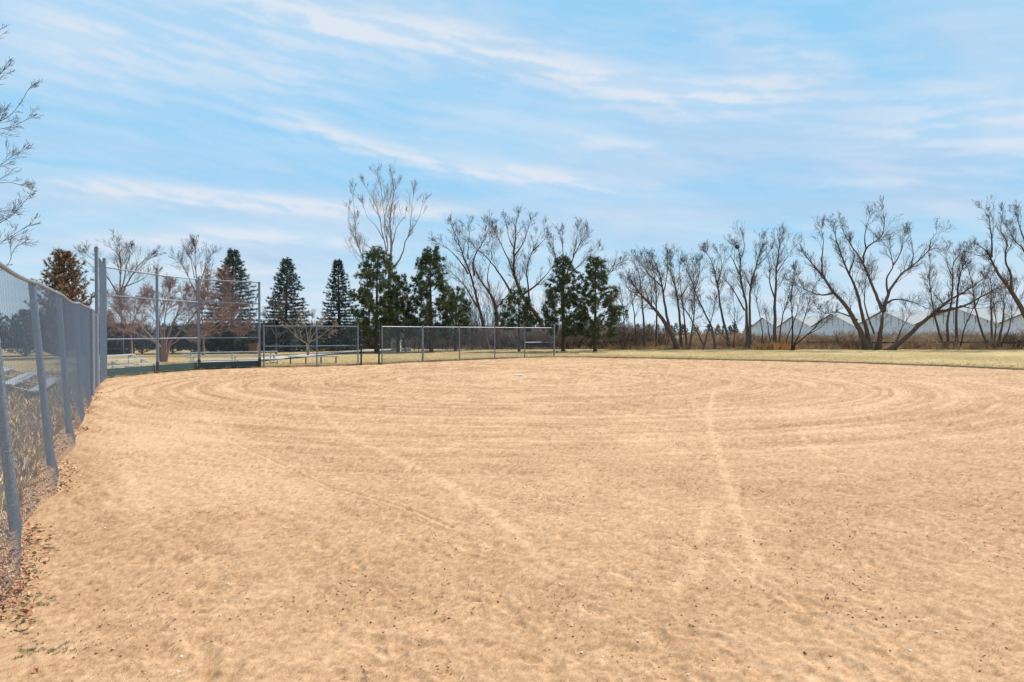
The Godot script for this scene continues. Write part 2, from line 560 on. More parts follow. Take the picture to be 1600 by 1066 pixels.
func make_lawn() -> void:
	var edge := lawn_edge()
	var fine := []
	for i in edge.size() - 1:
		var steps := maxi(1, int(edge[i].distance_to(edge[i + 1]) / 0.3))
		for k in steps:
			fine.append(edge[i].lerp(edge[i + 1], float(k) / steps))
	var mid := Vector2(4, 17)
	var ragged := noise_of(0.7, 4, 41)
	var patch := noise_of(0.09, 4, 42)
	var fleck := noise_of(0.9, 3, 43)
	var rings := [0.0, 0.06, 0.14, 0.3, 0.6, 1.0, 1.6, 2.4, 3.4, 4.6, 6.0, 8.0, 10.5, 13.5, 17.0, 22.0, 30.0, 45.0, 70.0]
	var s := Shape.new()
	var where := []
	var tints := []
	rng.seed = 44
	for i in fine.size():
		var e: Vector2 = fine[i]
		var out := (e - mid).normalized()
		var left: bool = e.x < -0.7 - 0.5 * e.y and e.y < 19.0
		var wob := 0.0 if left else 0.3 * ragged.get_noise_2dv(e * 1.5)
		for j in rings.size():
			var q: Vector2 = e + out * (rings[j] + wob)
			var lift := 0.015 if left else 0.07
			var y: float = [-0.06, lift * 0.5, lift, lift * 1.15][mini(j, 3)] + 0.02 * fleck.get_noise_2dv(q * 0.7) * float(j > 2)
			var g := clampf(0.5 + 0.9 * patch.get_noise_2dv(q) + 0.5 * fleck.get_noise_2dv(q), 0.0, 1.0)
			var green := smoothstep(0.0, 0.5, patch.get_noise_2d(q.x * 0.6 + 40.0, q.y * 1.8)) * (0.22 if q.y > 38.0 else 0.05)
			var c := Color(0.46, 0.335, 0.165).lerp(Color(0.62, 0.48, 0.25), g).lerp(Color(0.33, 0.32, 0.12), green)
			if j < 3:
				c = Color(0.27, 0.185, 0.1).lerp(Color(0.4, 0.29, 0.16), g)      # darker brown along the turf edge
			if left:
				c = Color(0.36, 0.23, 0.12).lerp(Color(0.56, 0.41, 0.22), g)
			s.v.append(Vector3(q.x, y, -q.y))
			s.n.append(Vector3.UP)
			s.c.append(c)
			if not left and j > 0 and j < 14 and q.y > 20.0 and absf(q.x) < 0.85 * q.y:
				for k in (5 if j < 4 else 10):
					var t: Vector2 = q + Vector2(rng.randf_range(-0.3, 0.3), rng.randf_range(-0.2, 0.2) * (1.0 + 0.5 * j))
					var size := rng.randf_range(0.6, 1.3)
					where.append(Transform3D(Basis(Vector3.UP, rng.randf() * TAU).scaled(Vector3(size, size * rng.randf_range(0.6, 1.2), size)), Vector3(t.x, y - 0.012, -t.y)))
					tints.append((c if j > 3 else Color(0.4, 0.31, 0.16)) * rng.randf_range(0.95, 1.3))
	var w := rings.size()
	for i in fine.size() - 1:
		for j in w - 1:
			var q := i * w + j
			s.ix.append_array(PackedInt32Array([q, q + 1, q + w + 1, q, q + w + 1, q + w]))
	for i in fine.size():
		for j in w:
			var q := i * w + j
			var l := s.v[maxi(i - 1, 0) * w + j]
			var r := s.v[mini(i + 1, fine.size() - 1) * w + j]
			var b := s.v[i * w + maxi(j - 1, 0)]
			var f := s.v[i * w + mini(j + 1, w - 1)]
			var out := (r - l).cross(f - b)
			s.n[q] = (out if out.y > 0.0 else -out).normalized()
	var m := paint(Color.WHITE, 0.95)
	m.vertex_color_use_as_albedo = true
	m.metallic_specular = 0.15
	textured(m, 0.5, noise_texture(512, noise_of(0.06, 4, 45), Color(0.7, 0.7, 0.68), Color.WHITE), noise_texture(512, noise_of(0.1, 4, 46), Color.BLACK, Color.WHITE), 2.5)
	structure("lawn", s.mesh(), m)
	var tm := paint(Color.WHITE, 0.9)
	tm.vertex_color_use_as_albedo = true
	var tufts := scatter(numbered("dormant_grass"), tuft(9, 0.045, 0.05, 47), tm, where, tints, self)
	stuff(tufts)
	tufts.set_meta("label", "short dormant yellow grass growing on the lawn behind the infield")
	tufts.set_meta("category", "grass")

func tuft(blades: int, height: float, spread: float, s: int) -> ArrayMesh:
	var r := RandomNumberGenerator.new()
	r.seed = s
	var t := Shape.new()
	for k in blades:
		var a := r.randf() * TAU
		var foot := Vector3(cos(a), 0, sin(a)) * spread * r.randf()
		var tip := foot + Vector3(cos(a + 0.6) * r.randf() * height * 0.7, height * r.randf_range(0.6, 1.2), sin(a + 0.6) * r.randf() * height * 0.7)
		var side := Vector3(-sin(a * 3.0), 0, cos(a * 3.0)) * height * 0.09
		t.tri(foot - side, tip, foot + side)
	return t.mesh()

# ---------------------------------------------------------------- fences
func link(s: Shape, a: Vector3, b: Vector3, low: float, high: float, wire: float, bulging := false) -> void:      # chain-link cloth from foot a to foot b
	var p := 0.043 if bulging else 0.0359
	var run := Vector3(b.x - a.x, 0, b.z - a.z)
	var length := run.length()
	var t := run / length
	var nrm := Vector3.UP.cross(t)
	var ring := [nrm * wire, (nrm * -0.5 + t * 0.87) * wire, (nrm * -0.5 - t * 0.87) * wire]
	var up := int((high - low) / p)
	for i in int(length / p):
		var base := s.v.size()
		for k in up + 1:
			var along := (i + (k + i) % 2) * p
			var y := low + k * p
			var q := a + t * along + Vector3(0, y, 0)
			if bulging:
				q += bulge(along, y)
			q += nrm * (0.0016 if (k + i) % 2 else -0.0016)
			for o in ring:
				s.v.append(q + o)
				s.n.append(o / wire)
		for k in up:
			var q := base + k * 3
			for j in 3:
				var e := q + j
				var f := q + (j + 1) % 3
				s.ix.append_array(PackedInt32Array([e, f, f + 3, e, f + 3, e + 3]))

func add_cap(o: MeshInstance3D, top: Vector3, r: float, m: Material) -> void:
	var c := Shape.new()
	c.tube(PackedVector3Array([top - Vector3(0, r * 0.5, 0), top + Vector3(0, r * 0.3, 0), top + Vector3(0, r * 1.0, 0), top + Vector3(0, r * 1.3, 0)]), PackedFloat32Array([r * 1.15, r * 1.15, r * 0.8, r * 0.15]), 12, true)
	part("cap", c.mesh(), m, o)

func post(s: Shape, foot: Vector3, top: Vector3, r: float) -> void:
	var up := (top - foot).normalized()
	s.tube(PackedVector3Array([foot - up * 0.05, top, top + up * r * 0.5, top + up * r * 0.8]), PackedFloat32Array([r, r, r * 0.75, r * 0.15]), 12, true)

const SIDE_DEPTHS := [-6.0, -3.2, -0.2, 2.64, 5.32, 7.86, 10.4, 13.2, 15.7]
const SIDE_LEANS := [0.14, 0.15, 0.16, 0.17, 0.17, 0.165, 0.12, 0.06, 0.0]
const SIDE_HIGH := 2.12
var side_spans := []
var side_wave := noise_of(0.5, 3, 61)

func side_foot(d: float) -> Vector3:
	return Vector3(-0.82 - 0.566 * d, 0, -d)

func bulge(along: float, y: float) -> Vector3:      # how the old cloth leans, bellies at its foot and sags
	var k := 0
	while k < side_spans.size() - 2 and along > side_spans[k + 1]:
		k += 1
	var u: float = clampf((along - side_spans[k]) / (side_spans[k + 1] - side_spans[k]), 0.0, 1.0)
	var lean: float = lerpf(SIDE_LEANS[k], SIDE_LEANS[k + 1], u) * y / SIDE_HIGH
	var belly := sin(PI * u)
	var low_part := clampf(1.0 - y / 0.8, 0.0, 1.0)
	var kick := belly * low_part * low_part * (0.12 + 0.1 * side_wave.get_noise_2d(along * 0.6, 3.0))
	var sag := -0.05 * belly * (0.5 + 0.5 * sin(k * 2.3)) * y / SIDE_HIGH
	return Vector3(-0.8703, 0, 0.4926) * (lean - kick) + Vector3(0, sag, 0)

func make_side_fence() -> void:
	var steel: Material = mat.steel
	var t := Vector3(-0.4926, 0, -0.8703)
	var out := Vector3(-0.8703, 0, 0.4926)
	var o := thing("side_fence", "long leaning galvanised chain-link fence along the dirt, with leaves at its foot", "fence", side_foot(5.32))
	var origin: Vector3 = o.position
	var depths := SIDE_DEPTHS
	var leans := SIDE_LEANS
	var high := SIDE_HIGH
	var tops := []
	for i in depths.size():
		var f: Vector3 = side_foot(depths[i]) - origin
		var top: Vector3 = f + out * leans[i] + Vector3(0, high, 0)
		tops.append(top)
		var s := Shape.new()
		post(s, f + out * 0.045, top + out * 0.045, 0.038)
		part("post", s.mesh(), steel, o)
	var rail := Shape.new()
	var path := PackedVector3Array()
	var radii := PackedFloat32Array()
	for i in tops.size() - 1:
		for k in 6:
			var u := k / 6.0
			path.append(tops[i].lerp(tops[i + 1], u) - Vector3(0, 0.02 + 0.05 * sin(PI * u) * (0.5 + 0.5 * sin(i * 2.3)), 0))
			radii.append(0.021)
	path.append(tops[-1] - Vector3(0, 0.02, 0))
	radii.append(0.021)
	rail.tube(path, radii, 8, true)
	part("top_rail", rail.mesh(), steel, o)
	var first: Vector3 = side_foot(depths[0]) - origin
	var cloth := Shape.new()
	for d in depths:
		side_spans.append((side_foot(d) - origin - first).length())
	link(cloth, first, side_foot(15.7) - origin, 0.02, 2.12, 0.0017, true)
	stuff(part("chain_link_mesh", cloth.mesh(), mat.wire, o))
	for i in tops.size():
		for k in 5:
			var y := 0.2 + k * 0.42
			var f: Vector3 = side_foot(depths[i]) - origin
			var p: Vector3 = f + out * (leans[i] * y / high + 0.05) + Vector3(0, y, 0)
			var tie := Shape.new()
			tie.tube(PackedVector3Array([p - t * 0.05 + out * 0.01, p - out * 0.04 - t * 0.025, p - out * 0.05, p - out * 0.04 + t * 0.025, p + t * 0.05 + out * 0.01]), PackedFloat32Array([0.003, 0.003, 0.003, 0.003, 0.003]), 4)
			part("wire_tie", tie.mesh(), steel, o)
	# gate posts and the short panel before the backstop
	var g := thing("fence_panel", "short chain-link panel with capped posts between leaning fence and backstop", "fence", side_foot(17.0))
	for q in [[16.5, 0.05, steel], [17.1, 0.037, steel], [19.2, 0.037, steel]]:
		var s := Shape.new()
		var f: Vector3 = side_foot(q[0]) - g.position
		post(s, f, f + Vector3(0, 2.04, 0), q[1])
		add_cap(part("post", s.mesh(), q[2], g), f + Vector3(0, 2.04, 0), q[1], steel)
	var gs := Shape.new()
	gs.rod(side_foot(17.1) - g.position + Vector3(0, 2.0, 0), side_foot(19.2) - g.position + Vector3(0, 2.0, 0), 0.021)
	part("top_rail", gs.mesh(), steel, g)
	var gc := Shape.new()
	link(gc, side_foot(17.1) - g.position, side_foot(19.2) - g.position, 0.03, 2.0, 0.002)
	stuff(part("chain_link_mesh", gc.mesh(), mat.wire, g))

func make_backstop() -> void:
	var feet := [Vector3(-11.85, 0, -19.5), Vector3(-13.42, 0, -22.5), Vector3(-13.3, 0, -25.6), Vector3(-12.75, 0, -27.8), Vector3(-10.95, 0, -29.6)]
	var highs := [3.92, 3.92, 3.9, 3.72, 3.66]
	var o := thing("backstop", "tall chain-link backstop with green kickboards and three pipe rails", "backstop", feet[2])
	var zero: Vector3 = o.position
	for i in feet.size():
		var s := Shape.new()
		post(s, feet[i] - zero, feet[i] - zero + Vector3(0, highs[i], 0), 0.05)
		add_cap(part("post", s.mesh(), mat.steel, o), feet[i] - zero + Vector3(0, highs[i], 0), 0.05, mat.steel)
		if i > 0:
			var b := Shape.new()
			b.rod(feet[i] - zero - Vector3(0, 0.03, 0), feet[i] - zero + Vector3(0, 0.42, 0), 0.06, 10)
			part("base_sleeve", b.mesh(), mat.black, o)
	for i in feet.size() - 1:
		var a: Vector3 = feet[i] - zero
		var b: Vector3 = feet[i + 1] - zero
		var t := (b - a).normalized()
		var side := Vector3.UP.cross(t).normalized()
		for y in [1.3, 2.76, 3.68]:
			var s := Shape.new()
			s.rod(a + t * 0.05 + Vector3(0, y, 0), b - t * 0.05 + Vector3(0, y, 0), 0.024)
			part("rail", s.mesh(), mat.steel, o)
		var c := Shape.new()
		link(c, a - side * 0.06, b - side * 0.06, 0.05, 3.68, 0.0019)
		stuff(part("chain_link_mesh", c.mesh(), mat.wire, o))
		if i > 0:
			var k := Shape.new()
			k.block((a + b) * 0.5 + Vector3(0, 0.15, 0) + side * 0.085, t * ((b - a).length() * 0.5 - 0.03), Vector3(0, 0.15, 0), side * 0.02)
			part("kickboard", k.mesh(), mat.green_board, o)
	# low fences either side of the gate gap
	low_fence("low_fence", "low chain-link fence with a middle rail joining backstop and backlit black gate post", [Vector3(-10.8, 0, -29.7), Vector3(-8.72, 0, -30.5), Vector3(-7.12, 0, -31.55)], true)
	low_fence("low_fence", "long low chain-link fence from the gate gap to the open turf corner", [Vector3(-6.2, 0, -32.55), Vector3(-4.58, 0, -35.0), Vector3(-2.83, 0, -36.8), Vector3(-0.98, 0, -38.9), Vector3(0.76, 0, -40.7), Vector3(2.61, 0, -42.2)], false)
	for q in [[Vector3(-7.0, 0, -31.68), "slim backlit black gate post at the end of the fence with the middle rail"], [Vector3(-6.32, 0, -32.42), "slim backlit black gate post at the start of the long low fence"]]:
		var g := thing("gate_post", q[1], "post", q[0], "backlit black gate posts")
		var s := Shape.new()
		post(s, Vector3.ZERO, Vector3(0, 1.86, 0), 0.042)
		part("shaft", s.mesh(), mat.black, g)  # the dark of a backlit post is put into this black colour
		for y in [0.35, 0.95, 1.6]:
			var b := Shape.new()
			b.rod(Vector3(0, y - 0.02, 0), Vector3(0, y + 0.02, 0), 0.05, 10)
			part("hinge_band", b.mesh(), mat.steel, g)

func low_fence(called: String, label: String, feet: Array, mid_rail: bool) -> void:
	var o := thing(called, label, "fence", feet[0])
	var zero: Vector3 = o.position
	for i in feet.size():
		var s := Shape.new()
		var f: Vector3 = feet[i] - zero
		var last := i == feet.size() - 1 and not mid_rail
		post(s, f, f + Vector3(0, 2.0 if last else 1.84, 0), 0.05 if last or (i == 1 and not mid_rail) else 0.032)
		add_cap(part("post", s.mesh(), mat.steel, o), f + Vector3(0, 2.0 if last else 1.84, 0), 0.05 if last or (i == 1 and not mid_rail) else 0.032, mat.steel)
		if i == 0:
			continue
		var a: Vector3 = feet[i - 1] - zero
		var t := (f - a).normalized()
		var side := Vector3.UP.cross(t).normalized()
		for y in ([1.8, 0.92] if mid_rail or last else [1.8]):
			var r := Shape.new()
			r.rod(a + t * 0.03 + Vector3(0, y, 0), f - t * 0.03 + Vector3(0, y, 0), 0.022)
			part("rail", r.mesh(), mat.steel, o)
		var c := Shape.new()
		link(c, a - side * 0.04, f - side * 0.04, 0.05, 1.8, 0.002)
		stuff(part("chain_link_mesh", c.mesh(), mat.wire, o))

func rail_fence(label: String, a: Vector3, b: Vector3) -> void:
	var o := thing("rail_fence", label, "fence", a)
	var n := int(a.distance_to(b) / 2.4)
	rng.seed = 71
	for i in n + 1:
		var p := (b - a) * (float(i) / n)
		var s := Shape.new()
		s.block(p + Vector3(0, 0.4, 0), Vector3(0.065, 0, 0), Vector3(rng.randf_range(-0.02, 0.02), 0.47, 0), Vector3(0, 0, 0.065))
		part("post", s.mesh(), mat.dark_wood, o)
		if i < n:
			var q := (b - a) * (float(i + 1) / n)
			for y in [0.24, 0.68]:
				var r := Shape.new()
				var wob := rng.randf_range(-0.04, 0.04)
				var d := (q - p) * 0.5
				r.block((p + q) * 0.5 + Vector3(0, y + wob, 0.08), d, Vector3(0, 0.06, 0), Vector3(0, 0, 0.022))
				part("rail", r.mesh(), mat.dark_wood, o)

# ---------------------------------------------------------------- bleachers
func bleacher(label: String, a: Vector3, b: Vector3, back: Vector3, rows: int) -> void:
	var o := thing("bleacher", label, "bleacher", a, "aluminium bleachers")
	var t := (b - a).normalized()
	var length := a.distance_to(b)
	for k in rows:
		var y := 0.2 + 0.165 * k
		var off := back * 0.52 * k
		var s := Shape.new()
		s.block(t * length * 0.5 + off + Vector3(0, y, 0), t * length * 0.5, Vector3(0, 0.022, 0), back * 0.125)
		part("seat_plank", s.mesh(), mat.aluminium, o)
	var n := 3
	for i in n:
		var p := t * lerpf(0.3, length - 0.3, i / float(n - 1))
		var s := Shape.new()
		s.rod(p - back * 0.1 + Vector3(0, 0.03, 0), p + back * (0.52 * (rows - 1) + 0.15) + Vector3(0, 0.03, 0), 0.025, 6)
		for k in rows:
			var q := p + back * 0.52 * k
			s.rod(q + Vector3(0, 0.03, 0), q + Vector3(0, 0.18 + 0.165 * k, 0), 0.022, 6)
		s.rod(p + Vector3(0, 0.16, 0), p + back * 0.52 * (rows - 1) + Vector3(0, 0.16 + 0.165 * (rows - 1), 0), 0.02, 6)
		part("support_frame", s.mesh(), mat.aluminium, o)

func make_bench() -> void:
	var a := Vector3(-10.3, 0, -31.4)
	var b := Vector3(-8.15, 0, -32.0)
	var o := thing("player_bench", "low pale bench plank on four short legs behind the fence with middle rail", "bench", a)
	var t := (b - a).normalized()
	var side := Vector3.UP.cross(t)
	var length := a.distance_to(b)
	var s := Shape.new()
	s.block(t * length * 0.5 + Vector3(0, 0.4, 0), t * length * 0.5, Vector3(0, 0.022, 0), side * 0.14)
	part("seat_plank", s.mesh(), mat.aluminium, o)
	for i in 4:
		var l := Shape.new()
		var p := t * lerpf(0.1, length - 0.1, i / 3.0)
		l.rod(p, p + Vector3(0, 0.378, 0), 0.032, 8)
		part("leg", l.mesh(), mat.weathered, o)

# ---------------------------------------------------------------- bare trees
func branch(s: Shape, p: Vector3, dir: Vector3, length: float, r: float, level: int, how: Dictionary) -> void:
	var segs := 4 if level == 0 else 3 if level == 1 else 2
	var path := PackedVector3Array([p])
	var radii := PackedFloat32Array([r])
	var d := dir
	var lift: float = how.lift
	var wob: float = how.wobble
	for i in segs:
		d = (d + Vector3(rng.randf_range(-wob, wob), rng.randf_range(-wob, wob) + lift, rng.randf_range(-wob, wob))).normalized()
		path.append(path[i] + d * length / segs)
		radii.append(maxf(r * (1.0 - 0.8 * (i + 1.0) / segs), how.tip))
	s.tube(path, radii, 5 if r > 0.06 else 3)
	var kids: Array = how.kids
	if level >= kids.size():
		return
	for k in int(kids[level]):
		var u := rng.randf_range(0.2, 1.0) * segs
		var i := mini(int(u), segs - 1)
		var start := path[i].lerp(path[i + 1], u - i)
		var along := (path[i + 1] - path[i]).normalized()
		var axis := along.cross(Vector3(rng.randfn(), rng.randfn(), rng.randfn())).normalized()
		var child := along.rotated(axis, rng.randf_range(how.spread * 0.6, how.spread * 1.3))
		branch(s, start, child, length * rng.randf_range(0.4, 0.75) * (1.15 - 0.5 * u / segs), maxf(lerpf(radii[i], radii[i + 1], u - i) * 0.6, how.tip), level + 1, how)

func stem_tree(called: String, label: String, depth: float, stems: Array, how: Dictionary, material: Material, group := "", category := "tree") -> void:
	var foot := at(stems[0][1], 540, depth)
	foot.y = 0.0
	var o := thing(called, label, category, foot, group)
	rng.seed = int(stems[0][1] * 7.0 + depth * 13.0) + 3
	var trunk := Shape.new()
	var crown := Shape.new()
	var laid := []      # [pixel x, pixel y, depth, radius] of every point so far
	for si in stems.size():
		var list: Array = stems[si]
		var pts := []
		for k in range(1, list.size(), 2):
			pts.append([float(list[k]), float(list[k + 1])])
		pts = curve(pts, 4)
		var r0: float = list[0]
		var z := depth
		if si > 0:
			var best := 1e9
			for q in laid:
				var dd: float = (q[0] - pts[0][0]) ** 2 + (q[1] - pts[0][1]) ** 2
				if dd < best:
					best = dd
					z = q[2]
			if best > 500.0:
				z = depth + rng.randf_range(-0.6, 0.6)
		var slope := rng.randf_range(-1.0, 1.0) * float(how.get("deep", 0.45))
		var path := PackedVector3Array()
		var radii := PackedFloat32Array()
		var run := 0.0
		for k in pts.size():
			if k > 0:
				run += Vector2(pts[k][0] - pts[k - 1][0], pts[k][1] - pts[k - 1][1]).length() * depth / FOCAL
			var zz := z + slope * run * (0.15 if si == 0 else 1.0)
			var p := at(pts[k][0] + rng.randf_range(-0.7, 0.7), pts[k][1], zz) - foot
			if k == 0 and pts[0][1] > 536.0:
				p.y = -0.12
			path.append(p)
			var f := k / float(pts.size() - 1)
			var flare: float = 1.0 + (0.45 * exp(-k * 1.2) if pts[0][1] > 536.0 else 0.0)
			radii.append(maxf(0.88 * r0 * (1.0 - 0.93 * pow(f, 0.75)) * flare, minf(0.01, 2.0 * float(how.tip))))
			laid.append([pts[k][0], pts[k][1], zz, radii[k]])
		trunk.tube(path, radii, 8 if r0 > 0.1 else 6)
		var total := run
		var count := int(maxf(4.0, total * float(how.density)))
		for k in count:
			var f := rng.randf_range(float(how.get("from", 0.3)), 1.0)
			if k < 2:
				f = 1.0
			var u := f * (path.size() - 1)
			var i := mini(int(u), path.size() - 2)
			var start := path[i].lerp(path[i + 1], u - i)
			if start.y < float(how.get("bare", 1.6)):
				continue
			var along := (path[i + 1] - path[i]).normalized()
			var axis := along.cross(Vector3(rng.randfn(), rng.randfn(), rng.randfn())).normalized()
			var child := along.rotated(axis, rng.randf_range(how.spread * 0.5, how.spread * 1.2) * (0.7 if k < 2 else 1.0))
			branch(crown, start, child, float(how.twig) * rng.randf_range(0.45, 1.15) * (1.3 - 0.85 * f), clampf(lerpf(radii[i], radii[i + 1], u - i) * 0.5, float(how.tip), 0.028), 0, how)
	part("trunk", trunk.mesh(), material, o)
	part("crown", crown.mesh(), material, o)

func thicket(called: String, label: String, category: String, foot: Vector3, half: float, height: float, stems: int, how: Dictionary, material: Material, group := "") -> void:
	var o := thing(called, label, category, foot, group)
	rng.seed = int(absf(foot.x) * 31.0 + absf(foot.z) * 17.0)
	var s := Shape.new()
	for k in stems:
		var a := rng.randf() * TAU
		var q := sqrt(rng.randf())
		var p := Vector3(cos(a) * half * q * 0.7, -0.05, sin(a) * half * q * 0.5)
		var d := Vector3(cos(a) * 0.35 * q + rng.randf_range(-0.15, 0.15), 1.0, sin(a) * 0.35 * q).normalized()
		branch(s, p, d, height * rng.randf_range(0.55, 1.0), float(how.thick) * rng.randf_range(0.6, 1.1), 0, how)
	part("twigs", s.mesh(), material, o)

# ---------------------------------------------------------------- conifers
func needles(count: int, length: float, width: float, forward: float, s: int, tint: Color) -> ArrayMesh:
	var r := RandomNumberGenerator.new()
	r.seed = s
	var t := Shape.new()
	for k in count:
		var a := r.randf() * TAU
		var d := Vector3(cos(a), sin(a), 0) * r.randf_range(0.5, 1.0) + Vector3(0, 0, -forward * r.randf_range(0.5, 1.2))
		d = d.normalized()
		var foot := Vector3(0, 0, -length * 0.5 * r.randf())
		var side := d.cross(Vector3(r.randfn(), r.randfn(), r.randfn())).normalized() * width
		t.tri(foot - side, foot + d * length * r.randf_range(0.7, 1.1), foot + side)
	t.c.resize(t.v.size())
	t.c.fill(tint)
	return t.mesh()

func conifer(called: String, label: String, foot: Vector3, height: float, half: float, kind: String, tints: Array, s: int, bare := 0.0, group := "") -> void:
	var o := thing(called, label, "tree", foot, group)
	rng.seed = s
	var sprays := []
	for k in 6:
		var tint: Color = tints[k % tints.size()] * rng.randf_range(0.75, 1.25)
		sprays.append(needles(20, 0.2, 0.011, 0.7, 50 + k, tint) if kind == "pine" else needles(15, 0.19, 0.013, 1.3, 60 + k, tint))
	var trunk := Shape.new()
	var limbs := Shape.new()
	var lean := Vector3(rng.randf_range(-0.02, 0.02), 1, rng.randf_range(-0.02, 0.02))
	var path := PackedVector3Array()
	var radii := PackedFloat32Array()
	for k in 7:
		path.append(lean * (height * k / 6.0 - (0.1 if k == 0 else 0.0)))
		radii.append(lerpf(0.02 * height + 0.03, 0.012, k / 6.0))
	trunk.tube(path, radii, 8)
	var crown := SurfaceTool.new()
	crown.begin(Mesh.PRIMITIVE_TRIANGLES)
	var pine := kind == "pine"
	var y := maxf(bare, 0.12)
	while y < height * 0.985:
		var g := clampf((y - bare) / (height - bare), 0.0, 1.0)
		var reach := half * (pow(1.0 - g, 0.9) * 0.97 + 0.03)
		if pine:
			reach = half * (0.12 + 0.95 * pow(1.0 - g, 0.8)) * (0.65 + 0.35 * smoothstep(0.0, 0.3, g))
		elif kind == "cedar":
			reach = half * (0.06 + 0.94 * pow(1.0 - g, 0.65)) * (0.8 + 0.2 * smoothstep(0.0, 0.25, g))
		var count := 5 if pine else 8 if kind == "spruce" else 9
		var turn := rng.randf() * TAU
		for k in count:
			var a := turn + TAU * k / count + rng.randf_range(-0.3, 0.3)
			var length := reach * (rng.randf_range(0.6, 1.25) if pine else rng.randf_range(0.62, 1.15))
			var rise := lerpf(0.05, 0.9, g * g) if pine else lerpf(-0.25, 0.55, g * g)
			if kind == "cedar":
				rise = lerpf(0.35, 1.0, g)
			var d := Vector3(cos(a), rise, sin(a)).normalized()
			var pts := PackedVector3Array([lean * y])
			var rr := PackedFloat32Array([0.012 + 0.012 * length])
			var steps := 4
			for e in steps:
				d = (d + Vector3(rng.randf_range(-0.12, 0.12), 0.09 if pine else 0.05, rng.randf_range(-0.12, 0.12))).normalized()
				pts.append(pts[e] + d * length / steps)
				rr.append(0.008)
			limbs.tube(pts, rr, 3)
			if pine:
				var shoots := maxi(2, int(length * 6.0))
				for e in shoots:
					var u := (0.4 + 0.6 * (e + 1.0) / shoots) * steps
					var i := mini(int(u), steps - 1)
					var q := pts[i].lerp(pts[i + 1], u - i)
					var along := (pts[i + 1] - pts[i]).normalized()
					var dir := (along + Vector3(rng.randfn(), rng.randfn() * 0.5 + 0.25, rng.randfn()) * 0.65).normalized()
					var tip := q + dir * rng.randf_range(0.12, 0.42)
					limbs.rod(q, tip, 0.006, 3, false)
					for f in 6:
						var dd := (dir + Vector3(rng.randfn(), rng.randfn(), rng.randfn()) * 0.45).normalized()
						needle_spray(crown, sprays, tip + Vector3(rng.randfn(), rng.randfn(), rng.randfn()) * 0.075, dd, rng.randf_range(0.8, 1.3))
			else:
				var n := maxi(2, int(length * 0.85 / (0.125 if kind == "spruce" else 0.17)))
				for e in n:
					var u := (0.15 + 0.85 * (e + rng.randf()) / n) * steps
					var i := mini(int(u), steps - 1)
					var q := pts[i].lerp(pts[i + 1], u - i)
					var along := (pts[i + 1] - pts[i]).normalized()
					for side in 2:
						var dir := (along + Vector3(rng.randfn(), rng.randfn() * 0.35, rng.randfn()) * 0.65).normalized()
						needle_spray(crown, sprays, q + dir * 0.13 * rng.randf_range(0.3, 1.3) * (0.6 + 0.6 * (1.0 - u / steps)), dir, rng.randf_range(0.75, 1.25))
		y += (0.4 if pine else 0.21 if kind == "spruce" else 0.25) * rng.randf_range(0.8, 1.2) * (1.0 if g < 0.8 else 0.7)
	part("trunk", trunk.mesh(), mat.bark_dark, o)
	part("limbs", limbs.mesh(), mat.bark_dark, o)
	part("crown", crown.commit(), mat.needle, o)

func needle_spray(crown: SurfaceTool, sprays: Array, where: Vector3, dir: Vector3, size: float) -> void:
	var b := Basis.looking_at(dir, Vector3.UP if absf(dir.y) < 0.95 else Vector3.RIGHT).rotated(dir, rng.randf() * TAU)
	crown.append_from(sprays[rng.randi() % sprays.size()], 0, Transform3D(b.scaled(Vector3(size, size, size)), where))

# ---------------------------------------------------------------- far things
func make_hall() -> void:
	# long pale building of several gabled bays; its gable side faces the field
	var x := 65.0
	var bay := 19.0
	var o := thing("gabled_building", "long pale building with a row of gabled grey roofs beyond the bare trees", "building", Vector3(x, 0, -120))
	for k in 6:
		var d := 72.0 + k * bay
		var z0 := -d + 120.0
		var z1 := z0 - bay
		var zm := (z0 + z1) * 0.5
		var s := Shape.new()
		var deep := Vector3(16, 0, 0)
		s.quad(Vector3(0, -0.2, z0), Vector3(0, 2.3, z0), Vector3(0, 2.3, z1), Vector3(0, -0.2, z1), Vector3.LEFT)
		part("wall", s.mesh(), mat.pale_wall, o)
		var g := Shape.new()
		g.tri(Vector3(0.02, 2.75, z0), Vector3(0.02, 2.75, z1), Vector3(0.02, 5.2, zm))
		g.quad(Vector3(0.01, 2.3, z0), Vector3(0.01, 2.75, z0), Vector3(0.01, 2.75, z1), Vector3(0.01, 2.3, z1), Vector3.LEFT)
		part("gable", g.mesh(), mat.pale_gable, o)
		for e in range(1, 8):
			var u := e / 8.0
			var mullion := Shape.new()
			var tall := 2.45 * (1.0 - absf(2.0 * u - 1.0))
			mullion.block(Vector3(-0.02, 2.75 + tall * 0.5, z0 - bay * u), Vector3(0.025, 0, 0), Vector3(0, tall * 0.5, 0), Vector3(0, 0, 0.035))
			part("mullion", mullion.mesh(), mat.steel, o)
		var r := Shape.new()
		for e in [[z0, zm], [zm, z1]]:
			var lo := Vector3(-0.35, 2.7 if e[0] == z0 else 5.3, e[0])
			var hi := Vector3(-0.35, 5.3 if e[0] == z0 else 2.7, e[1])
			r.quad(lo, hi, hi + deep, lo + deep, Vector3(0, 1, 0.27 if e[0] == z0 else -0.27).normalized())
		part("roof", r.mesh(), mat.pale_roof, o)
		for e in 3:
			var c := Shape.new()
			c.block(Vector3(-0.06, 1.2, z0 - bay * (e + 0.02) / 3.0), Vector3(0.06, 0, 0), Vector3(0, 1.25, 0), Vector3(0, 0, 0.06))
			part("column", c.mesh(), mat.pale_gable, o)

